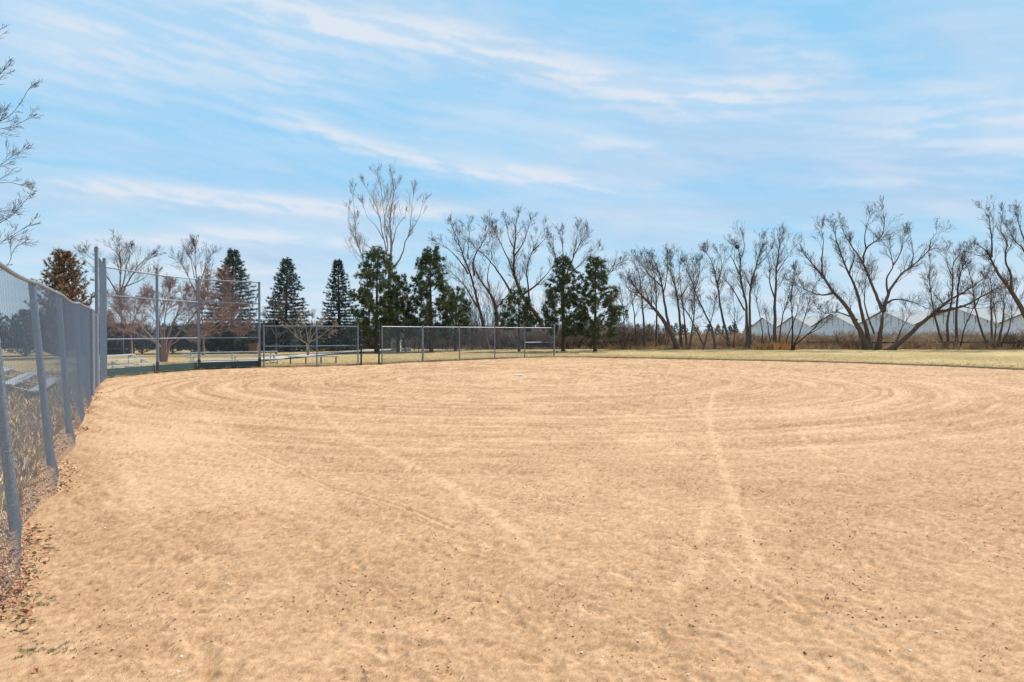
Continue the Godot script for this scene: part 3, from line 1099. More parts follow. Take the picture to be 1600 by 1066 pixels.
func make_far() -> void:
	var s := Shape.new()
	s.quad(Vector3(-3000, -0.12, 3000), Vector3(3000, -0.12, 3000), Vector3(3000, -0.12, -3000), Vector3(-3000, -0.12, -3000), Vector3.UP)
	var m := paint(Color(0.34, 0.26, 0.15), 0.95)
	textured(m, 0.04, noise_texture(512, noise_of(0.03, 5, 81), Color(0.66, 0.62, 0.6), Color.WHITE), null, 0.0)
	structure("ground", s.mesh(), m)
	# rough ground under the tree line and far field
	rng.seed = 82
	var far := []
	var tints := []
	for k in 260:
		var d := rng.randf_range(260, 420)
		var x := rng.randf_range(-0.9, 0.9) * d
		var h := rng.randf_range(3.0, 6.5)
		far.append(Transform3D(Basis(Vector3.UP, rng.randf() * TAU).scaled(Vector3(h * rng.randf_range(0.6, 1.1), h, h)), Vector3(x, -0.2, -d)))
		tints.append(Color(0.05, 0.06, 0.05).lerp(Color(0.2, 0.15, 0.12), rng.randf()))
	var w := Shape.new()
	for k in 220:
		var a := rng.randf() * TAU
		var y := pow(rng.randf(), 1.3)
		var q := Vector3(cos(a), 0, sin(a)) * 0.6 * (1.0 - 0.85 * y) * rng.randf_range(0.3, 1.0) + Vector3(0, y, 0)
		var e := Vector3(rng.randfn(), rng.randfn(), rng.randfn()).normalized() * 0.16
		w.tri(q, q + e, q + e.cross(Vector3(rng.randfn(), 1, rng.randfn())).normalized() * 0.12)
	var wm := paint(Color.WHITE, 0.95)
	wm.vertex_color_use_as_albedo = true
	var wood := scatter(numbered("far_wood"), w.mesh(), wm, far, tints, self)
	stuff(wood)
	wood.set_meta("label", "low dark line of far trees along the horizon")
	wood.set_meta("category", "trees")

func make_brush() -> void:
	rng.seed = 91
	var how := {"kids": [4, 2], "lift": 0.06, "wobble": 0.22, "tip": 0.006, "spread": 0.6}
	var s := Shape.new()
	for k in 26:
		var a := rng.randf() * TAU
		branch(s, Vector3(cos(a), 0, sin(a)) * 0.35 * rng.randf(), Vector3(cos(a) * 0.4, 1, sin(a) * 0.4).normalized(), rng.randf_range(0.5, 1.0), 0.011, 0, how)
	var where := []
	var tints := []
	for k in 760:
		var x := rng.randf_range(3.0, 62.0)
		var d := 57.5 + rng.randf() * 14.0
		if x < 9.0 and d < 60.0:
			continue
		var h := rng.randf_range(0.55, 1.15) * (1.0 + 0.02 * (d - 57.0)) * (1.0 if k < 620 else 1.25)
		where.append(Transform3D(Basis(Vector3.UP, rng.randf() * TAU).scaled(Vector3(h * 1.3, h, h * 1.3)), Vector3(x, -0.1, -d)))
		tints.append(Color(0.28, 0.17, 0.11).lerp(Color(0.44, 0.33, 0.21), rng.randf()) * rng.randf_range(0.7, 1.2))
	var m := paint(Color.WHITE, 0.95)
	m.vertex_color_use_as_albedo = true
	var brush := scatter(numbered("dry_brush"), s.mesh(), m, where, tints, self)
	stuff(brush)
	brush.set_meta("label", "low reddish brown dry brush growing under the bare tree line")
	brush.set_meta("category", "brush")
	where = []
	tints = []
	for k in 620:
		var d := rng.randf_range(59.0, 68.0)
		var h := rng.randf_range(1.2, 2.3)
		where.append(Transform3D(Basis(Vector3.UP, rng.randf() * TAU).scaled(Vector3(h, h, h)), Vector3(rng.randf_range(-13.0, 13.0) if k < 330 else rng.randf_range(-52.0, -12.0), -0.1, -d)))
		tints.append(Color(0.2, 0.15, 0.12).lerp(Color(0.32, 0.25, 0.2), rng.randf()) * rng.randf_range(0.7, 1.1))
	var under := scatter(numbered("grey_underbrush"), s.mesh(), m, where, tints, self)
	stuff(under)
	under.set_meta("label", "head-high grey leafless underbrush behind the pines and cottonwoods")
	under.set_meta("category", "brush")
	where = []
	tints = []
	for k in 5200:
		var x := rng.randf_range(-6.0, 60.0)
		var d := 56.6 + rng.randf() * (3.5 if rng.randf() < 0.7 else 40.0)
		if x < 8.0 and d < 58.0:
			continue
		var h := rng.randf_range(0.5, 1.3)
		where.append(Transform3D(Basis(Vector3.UP, rng.randf() * TAU).scaled(Vector3(h, h * rng.randf_range(0.5, 1.2), h)), Vector3(x, 0.0 if d < 60.0 else -0.1, -d)))
		tints.append(Color(0.5, 0.38, 0.22).lerp(Color(0.36, 0.22, 0.12), rng.randf()) * rng.randf_range(0.75, 1.1))
	var reeds := scatter(numbered("tall_dry_grass"), tuft(14, 0.42, 0.16, 92), m, where, tints, self)
	stuff(reeds)
	reeds.set_meta("label", "tall straw coloured grass at the foot of the bare tree line")
	reeds.set_meta("category", "grass")

func make_litter() -> void:
	rng.seed = 101
	var leaf := Shape.new()
	leaf.tri(Vector3(-0.5, 0, 0), Vector3(0, 0.12, -0.32), Vector3(0.55, 0.02, 0))
	leaf.tri(Vector3(-0.5, 0, 0), Vector3(0.55, 0.02, 0), Vector3(0.05, 0.16, 0.3))
	var where := []
	var tints := []
	var clump := noise_of(0.8, 3, 102)
	for k in 6500:
		var d := 2.0 + 17.0 * pow(rng.randf(), 1.2)
		var off := rng.randfn() * 0.16 + 0.04 if rng.randf() < 0.62 else -rng.randf() * 2.2
		if off > 0.05 and clump.get_noise_2d(d, 0.0) + 0.25 < off * 1.6:
			continue
		var x := -0.82 - 0.566 * d + off
		var size := rng.randf_range(0.018, 0.045)
		where.append(Transform3D(Basis.from_euler(Vector3(rng.randfn() * 0.5, rng.randf() * TAU, rng.randfn() * 0.5)).scaled(Vector3(size, size, size)), Vector3(x, 0.012 + 0.015 * rng.randf() + (0.012 if off < -0.1 else 0.0), -d)))
		var g := rng.randf()
		tints.append(Color(0.34, 0.1, 0.05).lerp(Color(0.3, 0.17, 0.09), rng.randf()) if g < 0.6 else Color(0.42, 0.29, 0.17) if g < 0.985 else Color(0.6, 0.54, 0.46))
	for k in 1100:      # drift of red leaves in the corner by the fence
		var g := ground_at(-70.0 + 125.0 * pow(rng.randf(), 1.5) + rng.randfn() * 8.0, 905.0 + rng.randfn() * 42.0)
		var size := rng.randf_range(0.016, 0.042)
		where.append(Transform3D(Basis.from_euler(Vector3(rng.randfn() * 0.5, rng.randf() * TAU, rng.randfn() * 0.5)).scaled(Vector3(size, size, size)), g + Vector3(0, rng.randf_range(0.006, 0.02), 0)))
		tints.append(Color(0.32, 0.11, 0.055).lerp(Color(0.42, 0.28, 0.16), rng.randf()) * rng.randf_range(0.6, 1.2))
	var m := paint(Color.WHITE, 0.85)
	m.vertex_color_use_as_albedo = true
	var leaves := scatter(numbered("leaf_litter"), leaf.mesh(), m, where, tints, self)
	stuff(leaves)
	leaves.set_meta("label", "red and brown fallen leaves along the foot of the leaning fence")
	leaves.set_meta("category", "leaves")
	where = []
	tints = []
	for k in 2600:
		var d := 3.0 + 22.0 * pow(rng.randf(), 1.1)
		var x := -0.95 - 0.566 * d - 0.1 - rng.randf() * (0.35 + 0.2 * d)
		var h := rng.randf_range(0.4, 1.1)
		where.append(Transform3D(Basis(Vector3.UP, rng.randf() * TAU).scaled(Vector3(h, h * rng.randf_range(0.3, 0.9), h)), Vector3(x, 0.005, -d)))
		tints.append(Color(0.62, 0.45, 0.22).lerp(Color(0.42, 0.29, 0.18), rng.randf()) * rng.randf_range(0.8, 1.15))
	var weeds := scatter(numbered("dry_weeds"), tuft(16, 0.26, 0.14, 103), m, where, tints, self)
	stuff(weeds)
	weeds.set_meta("label", "dry straw weeds standing outside the leaning fence")
	weeds.set_meta("category", "weeds")
	where = []
	tints = []
	for p in [[45, 893], [62, 897], [48, 932], [60, 930], [97, 1018], [50, 968], [45, 1012], [63, 942], [82, 942], [24, 948], [77, 860], [55, 858], [36, 1022], [45, 1022], [92, 1014]]:
		var g := ground_at(p[0], p[1])
		for k in 7:
			var h := rng.randf_range(0.4, 0.8)
			where.append(Transform3D(Basis(Vector3.UP, rng.randf() * TAU).scaled(Vector3(h * 0.7, h * 0.4, h * 0.7)), g + Vector3(rng.randfn() * 0.03, 0, rng.randfn() * 0.03)))
			tints.append(Color(0.11, 0.12, 0.06).lerp(Color(0.2, 0.19, 0.1), rng.randf()))
	var sprigs := scatter(numbered("green_weeds"), tuft(12, 0.045, 0.035, 104), m, where, tints, self)
	stuff(sprigs)
	sprigs.set_meta("label", "small dark green weed sprigs in the dirt near the leaning fence")
	sprigs.set_meta("category", "weeds")

func _ready() -> void:
	# ---------------- camera, sky, sun, exposure
	var cam := Camera3D.new()
	cam.name = "camera"
	cam.position = Vector3(0, EYE, 0)
	cam.rotation.x = TILT
	cam.fov = rad_to_deg(2.0 * atan(533.0 / FOCAL))
	cam.near = 0.05
	cam.far = 6000.0
	add_child(cam)
	cam.current = true
	var env := Environment.new()
	env.background_mode = Environment.BG_SKY
	env.sky = Sky.new()
	env.sky.sky_material = make_sky()
	env.background_energy_multiplier = 0.667
	env.ambient_light_source = Environment.AMBIENT_SOURCE_SKY
	env.tonemap_mode = Environment.TONE_MAPPER_LINEAR
	env.tonemap_exposure = 1.5
	env.sdfgi_enabled = true
	env.ssao_enabled = true
	env.ssil_enabled = true
	var around := WorldEnvironment.new()
	around.name = "surroundings"
	around.environment = env
	add_child(around)
	var sun := DirectionalLight3D.new()
	sun.name = "sun"
	sun.light_color = Color(1.0, 0.97, 0.93)
	sun.light_energy = 1.6
	sun.light_angular_distance = 0.6
	sun.shadow_enabled = true
	add_child(sun)
	var az := deg_to_rad(48.0)
	var el := deg_to_rad(46.0)
	sun.look_at_from_position(Vector3(sin(az) * cos(el), sin(el), -cos(az) * cos(el)) * 50.0, Vector3.ZERO)

	# ---------------- materials
	var grain := noise_texture(512, noise_of(0.02, 5, 3), Color(0.6, 0.6, 0.6), Color.WHITE)
	var faint := noise_texture(256, noise_of(0.02, 5, 6), Color(0.88, 0.88, 0.88), Color.WHITE)
	var bark_relief := noise_texture(512, noise_of(0.04, 4, 4), Color.BLACK, Color.WHITE)
	mat.steel = textured(paint(Color(0.3, 0.35, 0.42), 0.45, 0.5), 3.0, grain, null, 0.0)
	mat.wire = paint(Color(0.22, 0.29, 0.39), 0.4, 0.4)
	mat.weathered = textured(paint(Color(0.2, 0.17, 0.15), 0.8, 0.1), 3.0, grain, null, 0.0)
	mat.black = paint(Color(0.012, 0.012, 0.014), 0.6)
	mat.green_board = textured(paint(Color(0.014, 0.065, 0.055), 0.8), 2.0, grain, null, 0.0)
	mat.aluminium = textured(paint(Color(0.72, 0.73, 0.75), 0.45, 0.3), 2.0, grain, null, 0.0)
	mat.dark_wood = textured(paint(Color(0.07, 0.045, 0.035), 0.9), 3.0, grain, null, 0.0)
	mat.brown_wood = textured(paint(Color(0.3, 0.16, 0.08), 0.85), 3.0, grain, null, 0.0)
	mat.bark_grey = textured(paint(Color(0.19, 0.14, 0.11), 0.95), 2.0, grain, bark_relief, 1.5)
	mat.bark_brown = textured(paint(Color(0.19, 0.115, 0.075), 0.95), 2.0, grain, bark_relief, 1.5)
	mat.bark_pale = textured(paint(Color(0.48, 0.45, 0.42), 0.9), 2.0, grain, bark_relief, 0.5)
	mat.bark_red = textured(paint(Color(0.4, 0.23, 0.17), 0.9), 2.0, grain, bark_relief, 0.5)
	mat.bark_tan = textured(paint(Color(0.45, 0.32, 0.22), 0.9), 2.0, grain, bark_relief, 0.5)
	mat.bark_dark = textured(paint(Color(0.13, 0.09, 0.065), 0.95), 2.0, grain, bark_relief, 1.5)
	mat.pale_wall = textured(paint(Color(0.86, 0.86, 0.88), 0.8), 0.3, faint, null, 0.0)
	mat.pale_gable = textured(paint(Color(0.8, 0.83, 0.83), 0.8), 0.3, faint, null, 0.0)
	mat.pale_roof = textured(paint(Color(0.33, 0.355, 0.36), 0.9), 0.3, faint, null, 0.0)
	mat.pale_roof.metallic_specular = 0.1
	mat.white_metal = textured(paint(Color(0.8, 0.8, 0.78), 0.6), 2.0, grain, null, 0.0)
	mat.concrete = textured(paint(Color(0.58, 0.55, 0.5), 0.9), 1.0, grain, null, 0.0)
	mat.needle = paint(Color.WHITE, 0.8)
	mat.needle.vertex_color_use_as_albedo = true

	# ---------------- setting
	make_far()
	make_infield()
	make_lawn()
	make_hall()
	var walk := Shape.new()
	var top := [[300, 572], [380, 566], [440, 560.5], [480, 556.5], [540, 551.8], [582, 549.3], [640, 547.0]]
	var low := [[300, 578], [380, 571], [430, 565.5], [474, 561.5], [522, 556.2], [582, 552.2], [640, 549.2]]
	for i in top.size() - 1:
		var q := []
		for p in [top[i], top[i + 1], low[i + 1], low[i]]:
			q.append(ground_at(p[0], p[1]) * Vector3(1, 0, 1) + Vector3(0, 0.15, 0))
		walk.quad(q[0], q[1], q[2], q[3], Vector3.UP)
	structure("path", walk.mesh(), mat.concrete)

	# ---------------- fences, backstop, seats
	make_side_fence()
	make_backstop()
	bleacher("aluminium bleacher behind the kickboards nearest the leaning fence", Vector3(-14.5, 0.09, -23.3), Vector3(-14.6, 0.09, -28.1), Vector3(-1, 0, -0.02).normalized(), 3)
	bleacher("aluminium bleacher behind the backstop beside the low bench", Vector3(-13.9, 0.09, -29.3), Vector3(-10.6, 0.09, -31.7), Vector3(-0.588, 0, -0.809), 3)
	bleacher("aluminium bleacher standing in dry weeds outside the leaning fence", Vector3(-10.5, 0.03, -15.0), Vector3(-13.0, 0.03, -19.4), Vector3(-0.87, 0, 0.494), 3)
	make_bench()
	rail_fence("dark wooden rail fence among brush below the big forked bare tree", at(1262, 540, 59) * Vector3(1, 0, 1), at(1640, 540, 57.5) * Vector3(1, 0, 1))
	rail_fence("dark wooden rail fence behind the pines and the long low fence", at(700, 540, 62) * Vector3(1, 0, 1), at(972, 540, 59) * Vector3(1, 0, 1))
	var box := thing("utility_cabinet", "small white cabinet with tan door panel standing on the lawn under the pines", "cabinet", at(619, 545, 52) * Vector3(1, 0, 1) + Vector3(0, 0.05, 0))
	var bs := Shape.new()
	bs.block(Vector3(0, 0.42, 0), Vector3(0.34, 0, 0), Vector3(0, 0.4, 0), Vector3(0, 0, 0.3))
	part("housing", bs.mesh(), mat.white_metal, box)
	var bl := Shape.new()
	bl.block(Vector3(0, 0.85, 0), Vector3(0.38, 0, 0), Vector3(0, 0.03, 0), Vector3(0, 0, 0.34))
	part("lid", bl.mesh(), mat.pale_roof, box)
	var bd := Shape.new()
	bd.block(Vector3(-0.1, 0.5, 0.305), Vector3(0.15, 0, 0), Vector3(0, 0.2, 0), Vector3(0, 0, 0.012))
	part("door_panel", bd.mesh(), mat.bark_tan, box)
	var kerb := thing("white_block", "low white concrete block beside the small white cabinet", "block", at(635, 545, 52.5) * Vector3(1, 0, 1) + Vector3(0, 0.05, 0))
	var ks := Shape.new()
	ks.block(Vector3(0, 0.12, 0), Vector3(0.4, 0, 0), Vector3(0, 0.13, 0), Vector3(0, 0, 0.15))
	ks.block(Vector3(0.1, 0.28, 0), Vector3(0.2, 0, 0), Vector3(0, 0.032, 0), Vector3(0, 0, 0.1))
	part("body", ks.mesh(), mat.white_metal, kerb)
	# dark timber shelter behind the backstop's end
	var hut := thing("timber_shelter", "dark brown timber shelter with a bench behind the backstop", "shelter", at(172, 545, 44) * Vector3(1, 0, 1))
	for e in 7:
		var h := Shape.new()
		h.block(Vector3(-1.1 + e * 0.36, 0.95, -0.6), Vector3(0.172, 0, 0), Vector3(0, 0.95, 0), Vector3(0, 0, 0.03))
		part("wall_board", h.mesh(), mat.dark_wood, hut)
	var hr := Shape.new()
	hr.block(Vector3(0, 2.0, 0), Vector3(1.5, 0, 0), Vector3(0, 0.06, 0.02), Vector3(0, 0, 0.95))
	part("roof", hr.mesh(), mat.dark_wood, hut)
	for e in [-1.2, 1.2]:
		var h := Shape.new()
		h.block(Vector3(e, 0.97, 0.7), Vector3(0.06, 0, 0), Vector3(0, 0.97, 0), Vector3(0, 0, 0.06))
		part("post", h.mesh(), mat.dark_wood, hut)
	var hb := Shape.new()
	hb.block(Vector3(0, 0.45, -0.2), Vector3(1.0, 0, 0), Vector3(0, 0.03, 0), Vector3(0, 0, 0.18))
	for e in [-0.8, 0.8]:
		hb.block(Vector3(e, 0.2, -0.2), Vector3(0.05, 0, 0), Vector3(0, 0.22, 0), Vector3(0, 0, 0.12))
	part("bench", hb.mesh(), mat.weathered, hut)
	var crate := thing("wooden_bin", "orange brown wooden bin beside the dark spruce behind the backstop", "bin", at(398, 545, 46) * Vector3(1, 0, 1) + Vector3(0, 0.06, 0))
	for e in 5:
		var c := Shape.new()
		c.block(Vector3(-0.24 + e * 0.12, 0.36, 0.26), Vector3(0.055, 0, 0), Vector3(0, 0.36, 0), Vector3(0, 0, 0.02))
		part("slat", c.mesh(), mat.brown_wood, crate)
	var cb := Shape.new()
	cb.block(Vector3(0, 0.34, 0), Vector3(0.27, 0, 0), Vector3(0, 0.34, 0), Vector3(0, 0, 0.235))
	part("body", cb.mesh(), mat.brown_wood, crate)

	# ---------------- conifers
	var blue := [Color(0.075, 0.11, 0.09), Color(0.06, 0.09, 0.075), Color(0.1, 0.14, 0.125)]
	var dark := [Color(0.035, 0.06, 0.03), Color(0.05, 0.08, 0.035), Color(0.03, 0.05, 0.03)]
	var pine := [Color(0.055, 0.09, 0.03), Color(0.1, 0.135, 0.045), Color(0.04, 0.065, 0.025), Color(0.12, 0.1, 0.045)]
	var bronze := [Color(0.2, 0.12, 0.06), Color(0.13, 0.1, 0.045), Color(0.26, 0.15, 0.09)]
	conifer("cedar_tree", "bronze brown cedar rising behind the leaning fence", at(100, 545, 38) * Vector3(1, 0, 1), 5.85, 2.7, "cedar", bronze, 201)
	conifer("spruce_tree", "blue green spruce with a reddish bare tree in front of it", at(362, 545, 48) * Vector3(1, 0, 1), 7.3, 3.1, "spruce", blue, 202)
	conifer("spruce_tree", "broad even spruce behind the small bare trees and low fence", at(446, 545, 51) * Vector3(1, 0, 1), 7.0, 2.8, "spruce", blue, 203)
	conifer("spruce_tree", "narrow spruce standing close beside the double-topped pine", at(531, 545, 54) * Vector3(1, 0, 1), 7.2, 2.2, "spruce", dark + blue, 204)
	conifer("pine_tree", "open dark pine in the gate gap with a pale bare tree behind", at(588, 545, 48) * Vector3(1, 0, 1), 7.05, 2.3, "pine", pine, 205, 1.1)
	conifer("pine_tree", "lower dark pine between the gate gap pine and the white cabinet", at(622, 545, 50) * Vector3(1, 0, 1), 5.4, 1.4, "pine", pine, 206, 1.0)
	conifer("pine_tree", "full pine behind the first panels of the long low fence", at(674, 545, 50) * Vector3(1, 0, 1), 7.2, 2.4, "pine", pine, 207, 1.0)
	conifer("pine_tree", "short pine drooping beside the full pine, below bare cottonwoods", at(712, 545, 52) * Vector3(1, 0, 1), 4.6, 1.5, "pine", pine, 208, 0.9)
	conifer("pine_tree", "small rounded pine on a bare trunk behind the long low fence", at(811, 545, 51) * Vector3(1, 0, 1), 4.35, 1.6, "pine", pine, 209, 1.6)
	conifer("pine_tree", "thin pine with grey trunk just behind the last fence post", at(880, 545, 52) * Vector3(1, 0, 1), 6.9, 1.8, "pine", pine, 210, 1.2)
	conifer("pine_tree", "dark pine with ragged outline beyond the last fence post", at(930, 545, 51) * Vector3(1, 0, 1), 6.65, 2.1, "pine", pine, 211, 0.9)
	var shrubs := [[-25, 42, 2.9, 2.1, "tall dark juniper behind the weeds outside the leaning fence"], [40, 41, 2.6, 2.0, "dark juniper left of the bronze cedar, behind the leaning fence"], [85, 43, 2.8, 2.0, "dark juniper at the foot of the bronze cedar"], [135, 44, 2.5, 1.9, "dark juniper between bronze cedar and timber shelter"], [222, 46, 1.75, 1.7, "low black green juniper beside the timber shelter"], [270, 47, 1.7, 1.8, "low black green juniper behind the spreading crabapple's trunk"], [338, 46, 1.6, 1.6, "low dark juniper skirting the blue green spruce"], [425, 54, 1.9, 2.0, "low dark juniper behind the small greyish tree"], [478, 56, 1.8, 2.1, "low dark juniper behind the small tan tree"], [560, 57, 2.1, 2.0, "low dark juniper between the narrow spruce and gate gap pine"], [185, 45, 1.8, 1.8, "black green juniper crowding the open side of the timber shelter"], [303, 48, 1.8, 1.8, "black green juniper behind the high-crowned crabapple's trunk"], [375, 47, 1.7, 1.8, "black green juniper beside the orange brown bin"], [450, 57, 2.0, 2.0, "dark juniper at the foot of the broad even spruce"], [518, 57, 2.0, 2.0, "dark juniper at the foot of the narrow spruce"]]
	for k in shrubs.size():
		var q: Array = shrubs[k]
		conifer("juniper_shrub", q[4], at(q[0], 545, q[1]) * Vector3(1, 0, 1), q[2], q[3], "cedar", dark, 220 + k, 0.0, "dark junipers")

	# ---------------- bare trees behind the backstop
	var dense := {"kids": [6, 4], "lift": 0.07, "wobble": 0.17, "tip": 0.0065, "spread": 0.75, "density": 10.0, "twig": 1.15, "bare": 1.2}
	stem_tree("crabapple_tree", "spreading reddish crabapple behind the backstop on a pale trunk", 33.5, [[0.085, 255, 568, 255, 552, 255, 540], [0.07, 254, 546, 243, 536, 215, 522, 186, 512, 168, 500], [0.07, 257, 545, 268, 538, 290, 525, 325, 511, 345, 500], [0.08, 255, 542, 250, 510, 242, 480, 236, 460], [0.07, 256, 541, 268, 510, 282, 480, 292, 458], [0.06, 252, 543, 225, 515, 200, 485, 190, 468], [0.06, 258, 542, 290, 508, 312, 480, 322, 465], [0.05, 256, 538, 258, 500, 264, 465, 266, 450]], dense, mat.bark_red)
	stem_tree("crabapple_tree", "reddish crabapple with high crown overlapping the blue green spruce", 43.0, [[0.13, 318, 556, 318, 535, 320, 515], [0.07, 319, 525, 335, 495, 350, 460, 352, 425], [0.07, 319, 525, 345, 505, 358, 490, 374, 478], [0.06, 320, 520, 315, 490, 318, 455, 325, 430], [0.06, 320, 522, 350, 500, 352, 470, 356, 445], [0.05, 320, 524, 350, 518, 372, 512, 384, 507]], dense, mat.bark_red)
	stem_tree("crabapple_tree", "small reddish bare tree behind the spreading crabapple's left side", 42.0, [[0.11, 205, 558, 205, 535, 204, 515], [0.06, 204, 520, 190, 490, 175, 465], [0.06, 204, 520, 215, 485, 225, 460], [0.05, 204, 525, 180, 510, 168, 500]], dense, mat.bark_red)
	var sparse := {"kids": [6, 4], "lift": 0.09, "wobble": 0.12, "tip": 0.0055, "spread": 0.55, "density": 3.8, "twig": 1.8, "bare": 2.0}
	stem_tree("bare_tree", "rounded bare grey tree rising behind the backstop's first bay", 52.0, [[0.17, 190, 556, 190, 510, 188, 470], [0.1, 188, 475, 187, 440, 188, 405, 179, 378], [0.09, 189, 465, 200, 440, 221, 410, 242, 397], [0.08, 189, 460, 197, 420, 205, 390], [0.08, 188, 470, 172, 440, 150, 410, 135, 398], [0.07, 189, 450, 215, 440, 238, 425]], sparse, mat.bark_grey)
	stem_tree("bare_tree", "slender bare tree just left of the blue green spruce's top", 55.0, [[0.15, 309, 553, 309, 510, 308, 468], [0.08, 308, 470, 307, 434, 305, 405, 305, 386], [0.07, 308, 465, 298, 440, 288, 420, 281, 408], [0.07, 308, 460, 318, 425, 328, 402], [0.06, 308, 450, 300, 415, 296, 395]], sparse, mat.bark_grey)
	var small := {"kids": [5, 3], "lift": 0.06, "wobble": 0.2, "tip": 0.006, "spread": 0.75, "density": 6.0, "twig": 0.9, "bare": 1.0}
	stem_tree("small_tree", "small greyish bare tree in front of the broad even spruce", 45.0, [[0.09, 431, 555, 431, 538, 432, 525], [0.05, 432, 530, 420, 505, 410, 490], [0.05, 432, 528, 440, 500, 445, 465], [0.05, 432, 528, 455, 510, 470, 495], [0.05, 432, 526, 428, 495, 430, 470]], small, mat.bark_grey)
	stem_tree("small_tree", "small tan bare tree beside the walk behind the low bench", 41.0, [[0.08, 482, 559, 482, 543, 482, 532], [0.05, 481, 538, 465, 528, 448, 512], [0.05, 482, 534, 478, 515, 470, 498], [0.05, 483, 534, 495, 515, 505, 498], [0.05, 483, 536, 505, 522, 522, 510], [0.04, 482, 532, 486, 510, 488, 497]], small, mat.bark_tan)
	var whip := {"kids": [4, 2], "lift": 0.015, "wobble": 0.09, "tip": 0.0025, "spread": 0.5, "density": 3.4, "twig": 0.6, "from": 0.45, "bare": 2.0, "deep": 0.3}
	stem_tree("bare_tree", "bare tree outside the leaning fence reaching thin twigs into the sky", 16.0, [[0.17, -160, 622, -160, 400, -150, 200, -130, 30], [0.024, -155, 330, -80, 250, -24, 203, 3, 188, 24, 172, 45, 138], [0.018, -155, 300, -70, 225, -24, 207, 16, 198, 46, 185], [0.021, -155, 400, -70, 310, -24, 272, 1, 258, 18, 245, 31, 237], [0.021, -150, 260, -70, 180, -24, 137, -4, 120, 9, 105], [0.0168, -140, 200, -60, 130, -24, 85, -16, 72, -9, 55], [0.021, -155, 430, -70, 385, -24, 360, 6, 345, 26, 330, 46, 305], [0.018, -155, 440, -70, 350, -24, 325, -4, 330, 16, 328], [0.0168, -155, 470, -60, 440, 6, 420, 21, 390, 36, 380], [0.018, -155, 450, -70, 410, -24, 395, 16, 370, 48, 350], [0.0168, -155, 380, -70, 300, -24, 290, 11, 285, 34, 290]], whip, mat.bark_grey)
	# ---------------- tall pale tree and cottonwoods in the middle
	var tall := {"kids": [5, 4], "lift": 0.12, "wobble": 0.09, "tip": 0.0055, "spread": 0.42, "density": 1.7, "twig": 2.2, "bare": 5.0, "from": 0.4, "deep": 0.3}
	stem_tree("pale_tree", "very tall pale bare tree with upright limbs above the dark pines", 62.0, [[0.24, 608, 549, 609, 480, 609, 430, 611, 400, 611, 370, 609, 352, 611, 330, 615, 300, 612, 274], [0.1, 606, 415, 602, 385, 596, 360, 593, 340, 582, 310, 568, 287], [0.06, 600, 375, 588, 355, 575, 340, 567, 320], [0.08, 606, 392, 604, 360, 598, 320, 595, 290, 590, 275], [0.11, 611, 421, 625, 405, 633, 380, 640, 360, 643, 330, 646, 305], [0.07, 612, 388, 617, 365, 622, 352, 632, 338], [0.06, 640, 362, 652, 345, 660, 320], [0.06, 605, 380, 600, 345, 610, 310, 620, 290]], tall, mat.bark_pale)
	stem_tree("pale_tree", "lower pale bare tree with thin limbs behind the narrow spruce", 63.0, [[0.14, 578, 549, 576, 470, 572, 420, 565, 400, 557, 375, 554, 340, 551, 297], [0.06, 574, 425, 585, 396, 572, 384, 560, 370], [0.05, 572, 420, 558, 405, 550, 388], [0.05, 557, 378, 548, 355, 543, 330]], tall, mat.bark_pale)
	var cotton := {"kids": [6, 4], "lift": 0.09, "wobble": 0.13, "tip": 0.0055, "spread": 0.6, "density": 2.9, "twig": 1.9, "bare": 2.4, "from": 0.35, "deep": 0.4}
	stem_tree("cottonwood_tree", "brown bare cottonwood leaning left behind the full pine", 58.0, [[0.3, 780, 548, 777, 515, 775, 482, 765, 457, 752, 441, 742, 420], [0.2, 762, 546, 755, 510, 748, 480, 740, 447, 732, 421, 722, 396, 714, 371, 706, 352], [0.1, 732, 428, 717, 406, 699, 388, 683, 379], [0.11, 741, 431, 740, 404, 755, 378, 764, 354], [0.08, 731, 405, 732, 380, 734, 352], [0.1, 746, 480, 722, 442, 690, 413], [0.08, 766, 460, 762, 430, 768, 400, 770, 370], [0.09, 776, 482, 790, 465, 800, 455]], cotton, mat.bark_brown)
	stem_tree("cottonwood_tree", "tallest brown bare cottonwood standing behind the small rounded pine", 60.0, [[0.34, 852, 548, 848, 515, 840, 495, 816, 462, 804, 430, 803, 403, 805, 371, 808, 338], [0.14, 800, 459, 782, 430, 762, 404, 742, 386], [0.15, 816, 461, 843, 441, 866, 414], [0.12, 826, 470, 826, 447, 823, 421, 833, 391, 849, 357], [0.1, 803, 429, 790, 396, 775, 366, 766, 350], [0.09, 804, 400, 820, 375, 828, 348], [0.08, 833, 392, 845, 380, 853, 372], [0.08, 804, 390, 795, 370, 790, 345]], cotton, mat.bark_brown)
	stem_tree("cottonwood_tree", "bare cottonwood with fan shaped crown behind the last fence post's pines", 61.0, [[0.24, 884, 548, 880, 500, 878, 465, 880, 410, 878, 364], [0.12, 879, 445, 898, 398, 914, 364], [0.1, 880, 440, 905, 415, 933, 391], [0.1, 878, 450, 868, 405, 864, 378], [0.07, 895, 402, 900, 380, 903, 358], [0.08, 884, 500, 930, 450, 955, 425, 968, 411]], cotton, mat.bark_brown)
	var reddish := {"kids": [4, 3], "lift": 0.1, "wobble": 0.12, "tip": 0.009, "spread": 0.4, "thick": 0.035}
	thicket("tall_thicket", "tall reddish thicket of upright stems between the brown cottonwoods", "thicket", at(763, 545, 63) * Vector3(1, 0, 1), 2.6, 5.2, 42, reddish, mat.bark_brown)
	thicket("tall_thicket", "reddish upright thicket between the rounded pine and thin pine", "thicket", at(838, 545, 64) * Vector3(1, 0, 1), 2.4, 4.4, 30, reddish, mat.bark_brown)
